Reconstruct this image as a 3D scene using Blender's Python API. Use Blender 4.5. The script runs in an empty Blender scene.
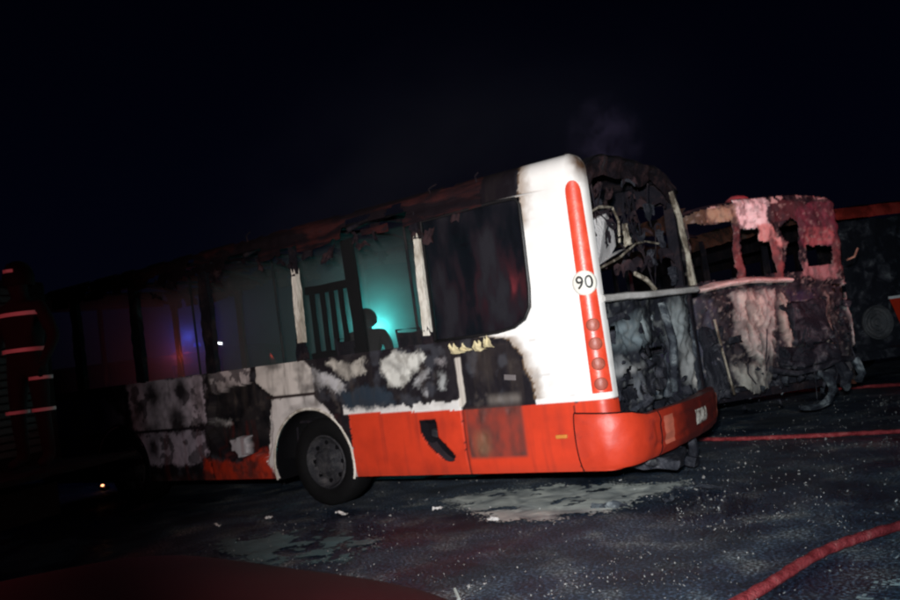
import bpy, bmesh, math, random
import numpy as np
from mathutils import Vector, Matrix, noise as mnoise
random.seed(7)
S = bpy.context.scene
COL = S.collection
PI = math.pi

# ---------------------------------------------------------------- helpers
def link(o, parent=None):
    COL.objects.link(o)
    if parent is not None: o.parent = parent
    return o

def mesh(name, V, F, mat, parent=None, smooth=False, cols=None):
    me = bpy.data.meshes.new(name)
    me.from_pydata([tuple(map(float, v)) for v in V], [], [tuple(int(i) for i in f) for f in F])
    me.update()
    if mat is not None:
        for m in (mat if isinstance(mat, (list, tuple)) else [mat]): me.materials.append(m)
    if smooth: me.polygons.foreach_set('use_smooth', [True]*len(me.polygons))
    if cols is not None:
        a = me.color_attributes.new('Col', 'FLOAT_COLOR', 'POINT')
        a.data.foreach_set('color', np.asarray(cols, dtype=np.float32).ravel())
    o = bpy.data.objects.new(name, me)
    return link(o, parent)

def thing(name, label, cat, loc=(0,0,0), rz=0, group=None):
    o = bpy.data.objects.new(name, None); link(o)
    o.location = loc; o.rotation_euler = (0,0,rz); o.empty_display_size = .3
    o['label'] = label; o['category'] = cat
    if group: o['group'] = group
    return o

def tag(o, label=None, cat=None, group=None, kind=None):
    if label: o['label'] = label
    if cat: o['category'] = cat
    if group: o['group'] = group
    if kind: o['kind'] = kind
    return o

class MB:
    """collects shapes for ONE mesh object"""
    def __init__(s): s.V=[]; s.F=[]
    def add(s, V, F):
        n=len(s.V); s.V+= [tuple(v) for v in V]; s.F += [tuple(i+n for i in f) for f in F]; return s
    def box(s, c, d, rot=None, bev=0.0):
        bm=bmesh.new(); bmesh.ops.create_cube(bm,size=1)
        for v in bm.verts: v.co=Vector((v.co.x*d[0],v.co.y*d[1],v.co.z*d[2]))
        if bev>0: bmesh.ops.bevel(bm,geom=list(bm.edges),offset=bev,segments=2,affect='EDGES',profile=.6)
        M=Matrix.Translation(Vector(c))
        if rot is not None: M=M@(Matrix.Rotation(rot[2],4,'Z')@Matrix.Rotation(rot[1],4,'Y')@Matrix.Rotation(rot[0],4,'X'))
        bm.verts.index_update()
        V=[M@v.co for v in bm.verts]; F=[[v.index for v in f.verts] for f in bm.faces]
        bm.free(); return s.add(V,F)
    def tube(s, pts, r, n=8, cap=True):
        pts=[Vector(p) for p in pts]; m=len(pts)
        rs = r if isinstance(r,(list,tuple)) else [r]*m
        V=[];F=[]; up=Vector((0,0,1)); prev=None
        for i,p in enumerate(pts):
            t=(pts[min(i+1,m-1)]-pts[max(i-1,0)]).normalized()
            if prev is None:
                a=t.cross(up)
                if a.length<1e-3: a=t.cross(Vector((1,0,0)))
                a.normalize()
            else:
                a=(prev-t*prev.dot(t)).normalized()
            prev=a; b=t.cross(a)
            for k in range(n):
                an=2*PI*k/n; V.append(p+(a*math.cos(an)+b*math.sin(an))*rs[i])
        for i in range(m-1):
            for k in range(n): F.append((i*n+k,i*n+(k+1)%n,(i+1)*n+(k+1)%n,(i+1)*n+k))
        if cap: F.append(tuple(range(n))[::-1]); F.append(tuple((m-1)*n+k for k in range(n)))
        return s.add(V,F)
    def lathe(s, prof, c, axis='y', n=32):
        V=[];F=[]
        for (a,r) in prof:
            for k in range(n):
                t=2*PI*k/n; u,v=r*math.cos(t),r*math.sin(t)
                V.append((c[0]+u,c[1]+a,c[2]+v) if axis=='y' else ((c[0]+a,c[1]+u,c[2]+v) if axis=='x' else (c[0]+u,c[1]+v,c[2]+a)))
        for i in range(len(prof)-1):
            for k in range(n): F.append((i*n+k,i*n+(k+1)%n,(i+1)*n+(k+1)%n,(i+1)*n+k))
        return s.add(V,F)
    def sheet(s, fn, nu, nv):
        V=[];F=[]
        for j in range(nv+1):
            for i in range(nu+1): V.append(fn(i/nu,j/nv))
        for j in range(nv):
            for i in range(nu):
                a=j*(nu+1)+i; F.append((a,a+1,a+nu+2,a+nu+1))
        return s.add(V,F)
    def build(s, name, mat, parent=None, smooth=False, crump=0, fr=3.0, sub=0):
        V,F=s.V,s.F
        if sub:
            bm=bmesh.new(); vs=[bm.verts.new(v) for v in V]
            for f in F:
                try: bm.faces.new([vs[i] for i in f])
                except ValueError: pass
            bmesh.ops.subdivide_edges(bm,edges=list(bm.edges),cuts=sub,use_grid_fill=True)
            bm.verts.index_update(); V=[v.co.copy() for v in bm.verts]; F=[[v.index for v in f.verts] for f in bm.faces]; bm.free()
        if crump:
            V=[Vector(v)+crump*mnoise.noise_vector(Vector(v)*fr)+crump*.4*mnoise.noise_vector(Vector(v)*fr*3.7+Vector((9,2,4))) for v in V]
        return mesh(name,V,F,mat,parent,smooth)

def copy_tree(o, parent=None):
    c=o.copy(); COL.objects.link(c); c.parent=parent
    for ch in [x for x in o.children]: copy_tree(ch,c)
    return c

# numpy value noise ---------------------------------------------------------
def hash2(ix,iy,seed):
    h=(ix.astype(np.int64)*374761393+iy.astype(np.int64)*668265263+seed*1442695041)&0xffffffff
    h=((h^(h>>13))*1274126177)&0xffffffff
    return ((h^(h>>16))&0xffffff)/float(0xffffff)
def vn(x,y,seed=0):
    ix=np.floor(x);iy=np.floor(y);fx=x-ix;fy=y-iy
    fx=fx*fx*(3-2*fx);fy=fy*fy*(3-2*fy)
    a=hash2(ix,iy,seed);b=hash2(ix+1,iy,seed);c=hash2(ix,iy+1,seed);d=hash2(ix+1,iy+1,seed)
    return (a*(1-fx)+b*fx)*(1-fy)+(c*(1-fx)+d*fx)*fy
def fbm(x,y,seed=0,o=4):
    r=0;am=.5;t=0
    for k in range(o):
        r=r+am*vn(x*2**k,y*2**k,seed+k*17);t+=am;am*=.55
    return r/t
def inpoly(px,py,poly):
    inside=np.zeros(px.shape,bool);n=len(poly)
    for i in range(n):
        x1,y1=poly[i];x2,y2=poly[(i+1)%n]
        if y1==y2: continue
        c=((y1>py)!=(y2>py))&(px<(x2-x1)*(py-y1)/(y2-y1)+x1)
        inside^=c
    return inside

# ---------------------------------------------------------------- materials
def newmat(name):
    m=bpy.data.materials.new(name); m.use_nodes=True
    nt=m.node_tree; b=nt.nodes['Principled BSDF']; return m,nt,b
def N(nt,t,**k):
    n=nt.nodes.new(t)
    for a,v in k.items(): setattr(n,a,v)
    return n
def pmat(name, col, rough=.6, metal=0, var=.25, scale=8, bump=.15, spec=.5, coat=0):
    m,nt,b=newmat(name)
    tc=N(nt,'ShaderNodeTexCoord'); n=N(nt,'ShaderNodeTexNoise'); n.inputs['Scale'].default_value=scale; n.inputs['Detail'].default_value=6
    nt.links.new(tc.outputs['Object'],n.inputs['Vector'])
    mx=N(nt,'ShaderNodeMix',data_type='RGBA'); 
    mx.inputs[6].default_value=(*[c*(1-var) for c in col],1); mx.inputs[7].default_value=(*[min(1,c*(1+var)) for c in col],1)
    nt.links.new(n.outputs['Fac'],mx.inputs[0]); nt.links.new(mx.outputs[2],b.inputs['Base Color'])
    b.inputs['Roughness'].default_value=rough; b.inputs['Metallic'].default_value=metal
    b.inputs['Specular IOR Level'].default_value=spec; b.inputs['Coat Weight'].default_value=coat
    if bump:
        bp=N(nt,'ShaderNodeBump'); bp.inputs['Strength'].default_value=bump; bp.inputs['Distance'].default_value=.02
        nt.links.new(n.outputs['Fac'],bp.inputs['Height']); nt.links.new(bp.outputs[0],b.inputs['Normal'])
    return m
def ramp(nt, stops, src):
    r=N(nt,'ShaderNodeValToRGB'); e=r.color_ramp.elements
    while len(e)<len(stops): e.new(.5)
    for i,(p,c) in enumerate(stops): e[i].position=p; e[i].color=(*c,1)
    nt.links.new(src,r.inputs[0]); return r
def charmat(name, stops, scale=3, rough=.85, metal=.0, bump=.5, stretch=(1,1,1), detail=8, dist=.6):
    m,nt,b=newmat(name)
    tc=N(nt,'ShaderNodeTexCoord'); mp=N(nt,'ShaderNodeMapping'); mp.inputs['Scale'].default_value=stretch
    n=N(nt,'ShaderNodeTexNoise'); n.inputs['Scale'].default_value=scale; n.inputs['Detail'].default_value=detail; n.inputs['Distortion'].default_value=dist; n.inputs['Roughness'].default_value=.62
    nt.links.new(tc.outputs['Object'],mp.inputs[0]); nt.links.new(mp.outputs[0],n.inputs['Vector'])
    r=ramp(nt,stops,n.outputs['Fac']); nt.links.new(r.outputs[0],b.inputs['Base Color'])
    b.inputs['Roughness'].default_value=rough; b.inputs['Metallic'].default_value=metal; b.inputs['Specular IOR Level'].default_value=.5 if rough<.5 else .12
    n2=N(nt,'ShaderNodeTexNoise'); n2.inputs['Scale'].default_value=scale*7; n2.inputs['Detail'].default_value=5
    nt.links.new(mp.outputs[0],n2.inputs['Vector'])
    bp=N(nt,'ShaderNodeBump'); bp.inputs['Strength'].default_value=bump; bp.inputs['Distance'].default_value=.03
    nt.links.new(n2.outputs['Fac'],bp.inputs['Height']); nt.links.new(bp.outputs[0],b.inputs['Normal'])
    return m
def emis(name,col,st):
    m,nt,b=newmat(name); b.inputs['Base Color'].default_value=(*col,1)
    b.inputs['Emission Color'].default_value=(*col,1); b.inputs['Emission Strength'].default_value=st
    return m

CHAR=charmat('charred_metal',[(.0,(.004,.004,.006)),(.48,(.009,.008,.012)),(.62,(.024,.016,.018)),(.72,(.045,.042,.046)),(.85,(.10,.09,.09))],4)
RUST=charmat('burnt_rusty_metal',[(.0,(.01,.007,.007)),(.42,(.03,.015,.012)),(.55,(.10,.035,.022)),(.66,(.06,.04,.035)),(.8,(.3,.2,.16))],3)
RUSTD=charmat('dark_scorched_scrap',[(.0,(.004,.003,.005)),(.48,(.010,.007,.010)),(.6,(.034,.018,.020)),(.7,(.02,.018,.022)),(.85,(.14,.11,.11))],4)
RAILM=charmat('scorched_rail_metal',[(.0,(.003,.002,.004)),(.5,(.007,.004,.006)),(.62,(.035,.009,.009)),(.7,(.012,.009,.012)),(.85,(.14,.10,.09))],2.2,stretch=(.5,1,2.2))
ASH=charmat('ash_coated_engine',[(.0,(.008,.009,.012)),(.45,(.018,.02,.027)),(.56,(.06,.07,.08)),(.66,(.22,.24,.25)),(.9,(.45,.46,.45))],5,.7)
ASHD=charmat('sooty_engine',[(.0,(.005,.005,.008)),(.5,(.015,.016,.022)),(.62,(.05,.05,.06)),(.75,(.2,.2,.2)),(.9,(.35,.35,.33))],5,.65)
PALEASH=charmat('pale_burnt_aluminium',[(.0,(.03,.025,.02)),(.38,(.14,.12,.10)),(.5,(.42,.37,.32)),(.8,(.62,.58,.5))],4,.6,stretch=(1,1,.6))
VOID=pmat('deep_soot',(.004,.004,.005),.9,bump=.1,spec=.05)
TYRE=pmat('burnt_rubber',(.004,.004,.0045),.85,scale=20,spec=.15)
RIM=charmat('scorched_wheel_steel',[(.0,(.015,.015,.018)),(.45,(.024,.024,.028)),(.6,(.048,.047,.05)),(.8,(.12,.11,.11))],7,.55)
GLASS_S=None
def sooty_glass():
    m,nt,b=newmat('sooty_glass')
    b.inputs['Base Color'].default_value=(.012,.013,.018,1); b.inputs['Roughness'].default_value=.12
    tr=N(nt,'ShaderNodeBsdfTransparent'); tr.inputs[0].default_value=(.55,.62,.66,1)
    tc=N(nt,'ShaderNodeTexCoord'); n=N(nt,'ShaderNodeTexNoise'); n.inputs['Scale'].default_value=2.2; n.inputs['Detail'].default_value=8
    mp=N(nt,'ShaderNodeMapping'); mp.inputs['Scale'].default_value=(1.6,1,.6); nt.links.new(tc.outputs['Object'],mp.inputs[0]); nt.links.new(mp.outputs[0],n.inputs['Vector'])
    r=ramp(nt,[(.35,(.25,.25,.25)),(.65,(.85,.85,.85))],n.outputs['Fac'])
    mx=N(nt,'ShaderNodeMixShader'); nt.links.new(r.outputs[0],mx.inputs[0]); nt.links.new(tr.outputs[0],mx.inputs[1]); nt.links.new(b.outputs[0],mx.inputs[2])
    r2=ramp(nt,[(.45,(.10,.10,.10)),(.6,(.5,.5,.5))],n.outputs['Fac']); nt.links.new(r2.outputs[0],b.inputs['Roughness'])
    nt.links.new(mx.outputs[0],nt.nodes['Material Output'].inputs[0]); return m
GLASS_S=sooty_glass()
RUBBER=pmat('black_rubber_seal',(.008,.008,.009),.45,bump=0)
WHITE=pmat('white_paint',(.8,.78,.76),.35,var=.04,bump=0)
REDP=pmat('red_paint',(.58,.035,.012),.35,var=.08,bump=.02)
BLACKP=pmat('black_print',(.01,.01,.01),.5,bump=0)
CREAM=pmat('peeled_cream_paint',(.7,.6,.36),.7,var=.2,scale=15)

# painted and burnt bus skin: colours stored per point (wear marks, some painted highlights), roughness in alpha
def skinmat(name):
    m,nt,b=newmat(name)
    a=N(nt,'ShaderNodeAttribute',attribute_name='Col')
    tc=N(nt,'ShaderNodeTexCoord'); n=N(nt,'ShaderNodeTexNoise'); n.inputs['Scale'].default_value=5; n.inputs['Detail'].default_value=6
    nt.links.new(tc.outputs['Object'],n.inputs['Vector'])
    r=ramp(nt,[(.3,(.93,.92,.91)),(.6,(1.02,1.01,1.0))],n.outputs['Fac'])
    mx=N(nt,'ShaderNodeMix',data_type='RGBA',blend_type='MULTIPLY'); mx.inputs[0].default_value=1
    nt.links.new(a.outputs['Color'],mx.inputs[6]); nt.links.new(r.outputs[0],mx.inputs[7]); nt.links.new(mx.outputs[2],b.inputs['Base Color'])
    nt.links.new(a.outputs['Alpha'],b.inputs['Roughness'])
    sp=N(nt,'ShaderNodeMapRange'); sp.inputs[1].default_value=.4; sp.inputs[2].default_value=.75; sp.inputs[3].default_value=.5; sp.inputs[4].default_value=.08; nt.links.new(a.outputs['Alpha'],sp.inputs[0]); nt.links.new(sp.outputs[0],b.inputs['Specular IOR Level'])
    n2=N(nt,'ShaderNodeTexNoise'); n2.inputs['Scale'].default_value=14; n2.inputs['Detail'].default_value=7
    nt.links.new(tc.outputs['Object'],n2.inputs['Vector'])
    sb=N(nt,'ShaderNodeMath',operation='SUBTRACT'); nt.links.new(a.outputs['Alpha'],sb.inputs[0]); sb.inputs[1].default_value=.31
    mm=N(nt,'ShaderNodeMath',operation='MULTIPLY'); nt.links.new(n2.outputs['Fac'],mm.inputs[0]); nt.links.new(sb.outputs[0],mm.inputs[1])
    bp=N(nt,'ShaderNodeBump'); bp.inputs['Strength'].default_value=.35; bp.inputs['Distance'].default_value=.03
    nt.links.new(mm.outputs[0],bp.inputs['Height']); nt.links.new(bp.outputs[0],b.inputs['Normal'])
    return m
SKIN=skinmat('burnt_bus_skin')

# ---------------------------------------------------------------- ground
def ground():
    m,nt,b=newmat('wet_asphalt')
    tc=N(nt,'ShaderNodeTexCoord')
    def no(sc,de=6,di=0):
        n=N(nt,'ShaderNodeTexNoise'); n.inputs['Scale'].default_value=sc; n.inputs['Detail'].default_value=de; n.inputs['Distortion'].default_value=di
        nt.links.new(tc.outputs['Object'],n.inputs['Vector']); return n
    big=no(.55,5,.5); mid=no(2.6,6); fine=no(45,4); grit=no(160,2)
    c1=ramp(nt,[(.3,(.008,.014,.028)),(.5,(.020,.032,.052)),(.68,(.07,.078,.085))],mid.outputs['Fac'])
    c2=ramp(nt,[(.38,(.3,.3,.3)),(.52,(1,1,1)),(.64,(4.2,4.1,3.8))],fine.outputs['Fac'])
    mx=N(nt,'ShaderNodeMix',data_type='RGBA',blend_type='MULTIPLY'); mx.inputs[0].default_value=1
    nt.links.new(c1.outputs[0],mx.inputs[6]); nt.links.new(c2.outputs[0],mx.inputs[7])
    pr=ramp(nt,[(.36,(.35,.4,.45)),(.52,(.9,.9,.95)),(.66,(1.7,1.65,1.5))],no(1.1,5,.8).outputs['Fac'])
    mp_=N(nt,'ShaderNodeMix',data_type='RGBA',blend_type='MULTIPLY'); mp_.inputs[0].default_value=1; nt.links.new(mx.outputs[2],mp_.inputs[6]); nt.links.new(pr.outputs[0],mp_.inputs[7])
    nt.links.new(mp_.outputs[2],b.inputs['Base Color'])
    rr=ramp(nt,[(.38,(.22,.22,.22)),(.55,(.75,.75,.75))],big.outputs['Fac']); nt.links.new(rr.outputs[0],b.inputs['Roughness'])
    ad=N(nt,'ShaderNodeMath',operation='ADD'); nt.links.new(fine.outputs['Fac'],ad.inputs[0]); nt.links.new(grit.outputs['Fac'],ad.inputs[1])
    bp=N(nt,'ShaderNodeBump'); bp.inputs['Strength'].default_value=.7; bp.inputs['Distance'].default_value=.02
    nt.links.new(ad.outputs[0],bp.inputs['Height']); nt.links.new(bp.outputs[0],b.inputs['Normal'])
    R=250
    # gentle uneven yard near the buses, flat beyond
    V=[];F=[]
    xs=[-R,-120,-60,-30]+[ -20+i*.5 for i in range(73)]+[30,60,120,R]
    ys=[-R,-120,-60,-30,-18]+[ -10+i*.5 for i in range(61)]+[30,60,120,R]
    for y in ys:
        for x in xs:
            V.append((x,y,.006*mnoise.noise(Vector((x*.8,y*.8,0)))))
    nx=len(xs)
    for j in range(len(ys)-1):
        for i in range(nx-1): F.append((j*nx+i,j*nx+i+1,(j+1)*nx+i+1,(j+1)*nx+i))
    o=mesh('ground',V,F,m,None,True); tag(o,kind='structure')
    # pale wet ash and foam washed out from under the tail of the bus
    m,nt,b=newmat('washed_ash')
    tc=N(nt,'ShaderNodeTexCoord'); n=N(nt,'ShaderNodeTexNoise'); n.inputs['Scale'].default_value=3.5; n.inputs['Detail'].default_value=9; n.inputs['Distortion'].default_value=.8
    nt.links.new(tc.outputs['Object'],n.inputs['Vector'])
    r=ramp(nt,[(.3,(.16,.18,.19)),(.48,(.42,.45,.43)),(.65,(.66,.69,.63))],n.outputs['Fac']); nt.links.new(r.outputs[0],b.inputs['Base Color'])
    b.inputs['Roughness'].default_value=.55
    bp=N(nt,'ShaderNodeBump'); bp.inputs['Strength'].default_value=.5; bp.inputs['Distance'].default_value=.03
    nt.links.new(n.outputs['Fac'],bp.inputs['Height']); nt.links.new(bp.outputs[0],b.inputs['Normal'])
    ashm=m
    foam=pmat('teal_spill',(.08,.15,.16),.5,var=.7,scale=5,bump=.5)  # teal light spilling over the ground, painted into this film's colour
    def patch(outline, name, label, thick=.012, seed=1, m=None):
        m=m or ashm
        st=.02
        P=np.array(outline); x0,y0=P.min(0)-.15; x1,y1=P.max(0)+.15
        X,Y=np.meshgrid(np.arange(x0,x1,st),np.arange(y0,y1,st))
        jx=.16*(hash2(np.round(X*97),np.round(Y*97),seed+60)-.5); jy=.16*(hash2(np.round(X*97),np.round(Y*97),seed+61)-.5)
        wx=X+jx+.35*(fbm(X*2.2,Y*2.2,seed)-.5)+.12*(fbm(X*11,Y*11,seed+5)-.5); wy=Y+jy+.3*(fbm(X*2.2,Y*2.2,seed+9)-.5)+.12*(fbm(X*11,Y*11,seed+7)-.5)
        I=inpoly(wx,wy,outline)&~(fbm(X*5,Y*5,seed+31)>(.66 if seed<20 else .54))
        hgt=.008+thick*fbm(X*4,Y*4,seed+3)
        V=[];F=[];ix=-np.ones(X.shape,int)
        ny,nx_=X.shape
        for j in range(ny-1):
            for i in range(nx_-1):
                if I[j,i]:
                    f=[]
                    for (a,c) in ((j,i),(j,i+1),(j+1,i+1),(j+1,i)):
                        if ix[a,c]<0:
                            ix[a,c]=len(V); V.append((X[a,c],Y[a,c],hgt[a,c]))
                        f.append(ix[a,c])
                    F.append(f)
        o=mesh(name,V,F,m,None,True); tag(o,label,None,None,'stuff'); return o
    patch([(-2.15,.3),(-1.85,.75),(-1.1,1.1),(-.2,1.05),(.05,1.15),(.1,.95),(-.1,.3),(-.15,0),(-.47,-.4),(-1.0,-.42),(-1.35,-.2)],'ash_slurry','pale ash and foam washed out under the tail of the bus')
    patch([(-3.6,-1.3),(-2.9,-.9),(-2.1,-.9),(-1.6,-1.2),(-1.5,-1.75),(-2.2,-1.9),(-3.0,-1.75)],'teal_light_patch','teal light on wet ground beside the dark car, painted as a thin film',.004,40,foam)
    patch([(2.15,-2.3),(2.2,-1.75),(2.45,-1.35),(3.1,-1.3),(3.4,-2.3)],'ash_residue','pale sandy residue on the asphalt beyond the thick hose at the corner',.006,71)
    # small pieces of broken glass and grit, far too many to count
    gm=pmat('broken_glass',(.26,.25,.24),.2,var=.6,scale=3,bump=0,spec=1)
    V=[];F=[]
    rng=random.Random(3)
    k=0
    while k<5200:
        x=rng.uniform(-3.5,5.5); y=rng.uniform(-4.5,7.5)
        den=.25+.75*max(0,mnoise.noise(Vector((x*.7,y*.7,3))))*2
        if x>.9 and y<1.5: den+=.35*max(0,1-abs(y+.2)/2)
        den*=.15+1.1*max(0,mnoise.noise(Vector((x*2.6,y*2.6,9)))+.25)
        if rng.random()>den: continue
        if y>0 and x<.1 and rng.random()<.6: continue
        s=rng.choice([.002,.0025,.003,.0035,.0045,.006])*(1 if rng.random()<.95 else 1.8)*(1 if y<0 else 1.3)
        n=len(V); a=rng.uniform(0,6.28); tl=rng.uniform(-.9,.9); h=.010+s*.6
        pts=[]
        for q in range(4):
            t=a+q*PI/2+rng.uniform(-.4,.4); rr=s*rng.uniform(.6,1.2)
            pts.append((x+rr*math.cos(t),y+rr*math.sin(t),h+math.sin(t-a)*tl*s))
        V+=pts+[(p[0],p[1],p[2]-s*.7) for p in pts]
        F+=[(n,n+1,n+2,n+3),(n,n+4,n+5,n+1),(n+1,n+5,n+6,n+2),(n+2,n+6,n+7,n+3),(n+3,n+7,n+4,n)]
        k+=1
    tag(mesh('glass_fragments',V,F,gm),'tiny glinting glass fragments strewn over the dark asphalt',None,None,'stuff')
ground()

# ---------------------------------------------------------------- BUS ONE
REG = {
'blobA':[(-2.43,1.47),(-2.27,1.55),(-1.92,1.53),(-1.86,1.47),(-1.95,1.37),(-2.05,1.36),(-2.12,1.27),(-2.22,1.21),(-2.34,1.24),(-2.36,1.34),(-2.44,1.38)],
'B1':[(-3.38,1.49),(-3.05,1.37),(-2.92,1.26),(-3.02,1.22),(-3.15,1.26),(-3.39,1.31)],
'B2':[(-3.17,1.53),(-3.03,1.54),(-2.86,1.49),(-2.64,1.52),(-2.64,1.39),(-2.82,1.37),(-2.92,1.33),(-2.99,1.41)],
'C1':[(-2.04,1.22),(-1.88,1.34),(-1.82,1.31),(-1.98,1.19)],
'C2':[(-1.74,1.41),(-1.64,1.42),(-1.61,1.37),(-1.73,1.37)],
'C3':[(-1.69,1.3),(-1.63,1.26),(-1.67,1.14),(-1.75,1.14)],
'C4':[(-1.93,1.14),(-1.87,1.14),(-1.89,1.09),(-1.95,1.1)],
'blue':[(-3.0,1.21),(-2.69,1.26),(-2.33,1.16),(-2.28,1.03),(-2.97,1.02)],
'edge':[(-1.51,1.42),(-1.45,1.42),(-1.46,.97),(-1.53,.96)],
'hgrey':[(-1.17,1.06),(-.86,1.04),(-.82,.93),(-1.24,.94)],
'hfilm':[(-1.49,.96),(-.83,.94),(-.87,.45),(-1.5,.49)],
'holive':[(-1.43,.73),(-1.24,.73),(-1.25,.47),(-1.43,.47)],
'soot':[(-1.78,1.7),(-.98,1.7),(-.97,1.55),(-.83,1.45),(-.77,1.37),(-.75,1.22),(-.69,1.0),(-.8,.95),(-1.5,.95),(-2.98,1.0),(-3.37,1.31),(-3.47,1.7)],
'fw1':[(-4.24,1.66),(-3.59,1.66),(-3.42,1.51),(-3.37,1.42),(-3.39,1.22),(-3.99,1.235),(-4.28,1.34)],
'fend':[(-4.1,1.2),(-3.92,1.21),(-3.42,1.215),(-3.3,1.11),(-3.16,.97),(-3.0,.75),(-2.93,.6),(-2.93,.23),(-4.36,.24),(-4.21,1.08)],
'fend2':[(-4.12,1.21),(-3.46,1.2),(-3.3,1.09),(-4.0,.52),(-4.09,.77)],
'L1':[(-6.72,1.57),(-6.53,1.62),(-5.18,1.58),(-5.22,1.02),(-5.9,.96),(-6.69,.98)],
'L2':[(-6.7,.94),(-5.27,.92),(-5.22,.65),(-5.54,.52),(-6.72,.55)],
'L3':[(-5.08,1.6),(-4.32,1.6),(-4.39,1.38),(-4.79,1.35),(-5.08,1.37)],
'L4':[(-8.6,1.5),(-7.3,1.45),(-6.9,1.2),(-6.9,.6),(-8.4,.55)],
'gp':[(-4.83,.8),(-4.54,.81),(-4.55,.63),(-4.72,.59),(-4.83,.67)],
's1':[(-5.19,1.02),(-4.89,1.01),(-4.89,.96),(-5.2,.98)],
's2':[(-4.24,.98),(-4.15,.97),(-4.18,.88),(-4.25,.9)],
'redF':[(-5.35,.59),(-4.93,.55),(-4.74,.49),(-4.47,.64),(-4.33,.67),(-4.26,.53),(-4.14,.4),(-4.12,.2),(-5.35,.2)],
'hole':[(-5.09,1.32),(-4.78,1.38),(-4.34,1.41),(-4.09,1.27),(-4.1,.83),(-4.24,.53),(-4.43,.63),(-4.82,.56),(-5.09,.75),(-5.21,.95)],
'fuel':[(-2.03,.87),(-1.83,.86),(-1.83,.68),(-1.73,.6),(-1.64,.5),(-1.68,.46),(-1.79,.48),(-1.95,.61),(-2.02,.73)],
}
RC=.13
def wrap(s,z,off=0.0):
    """bus skin: s runs along the side (0 = body line), round the tail corner and on to the rear; z bends into the roof"""
    if z>2.89:
        b=min((z-2.89)/.17,PI/2); off-=.17*(1-math.cos(b)); z=2.89+.17*math.sin(b)
    if z<.55: off-=(.55-z)**2*.5
    if s<-RC: return (s,-off,z)
    a=(s+RC)/RC
    if a<PI/2: return (-RC+(RC+off)*math.sin(a), RC-(RC+off)*math.cos(a), z)
    return (off, RC+(s+RC-RC*PI/2), z)

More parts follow.
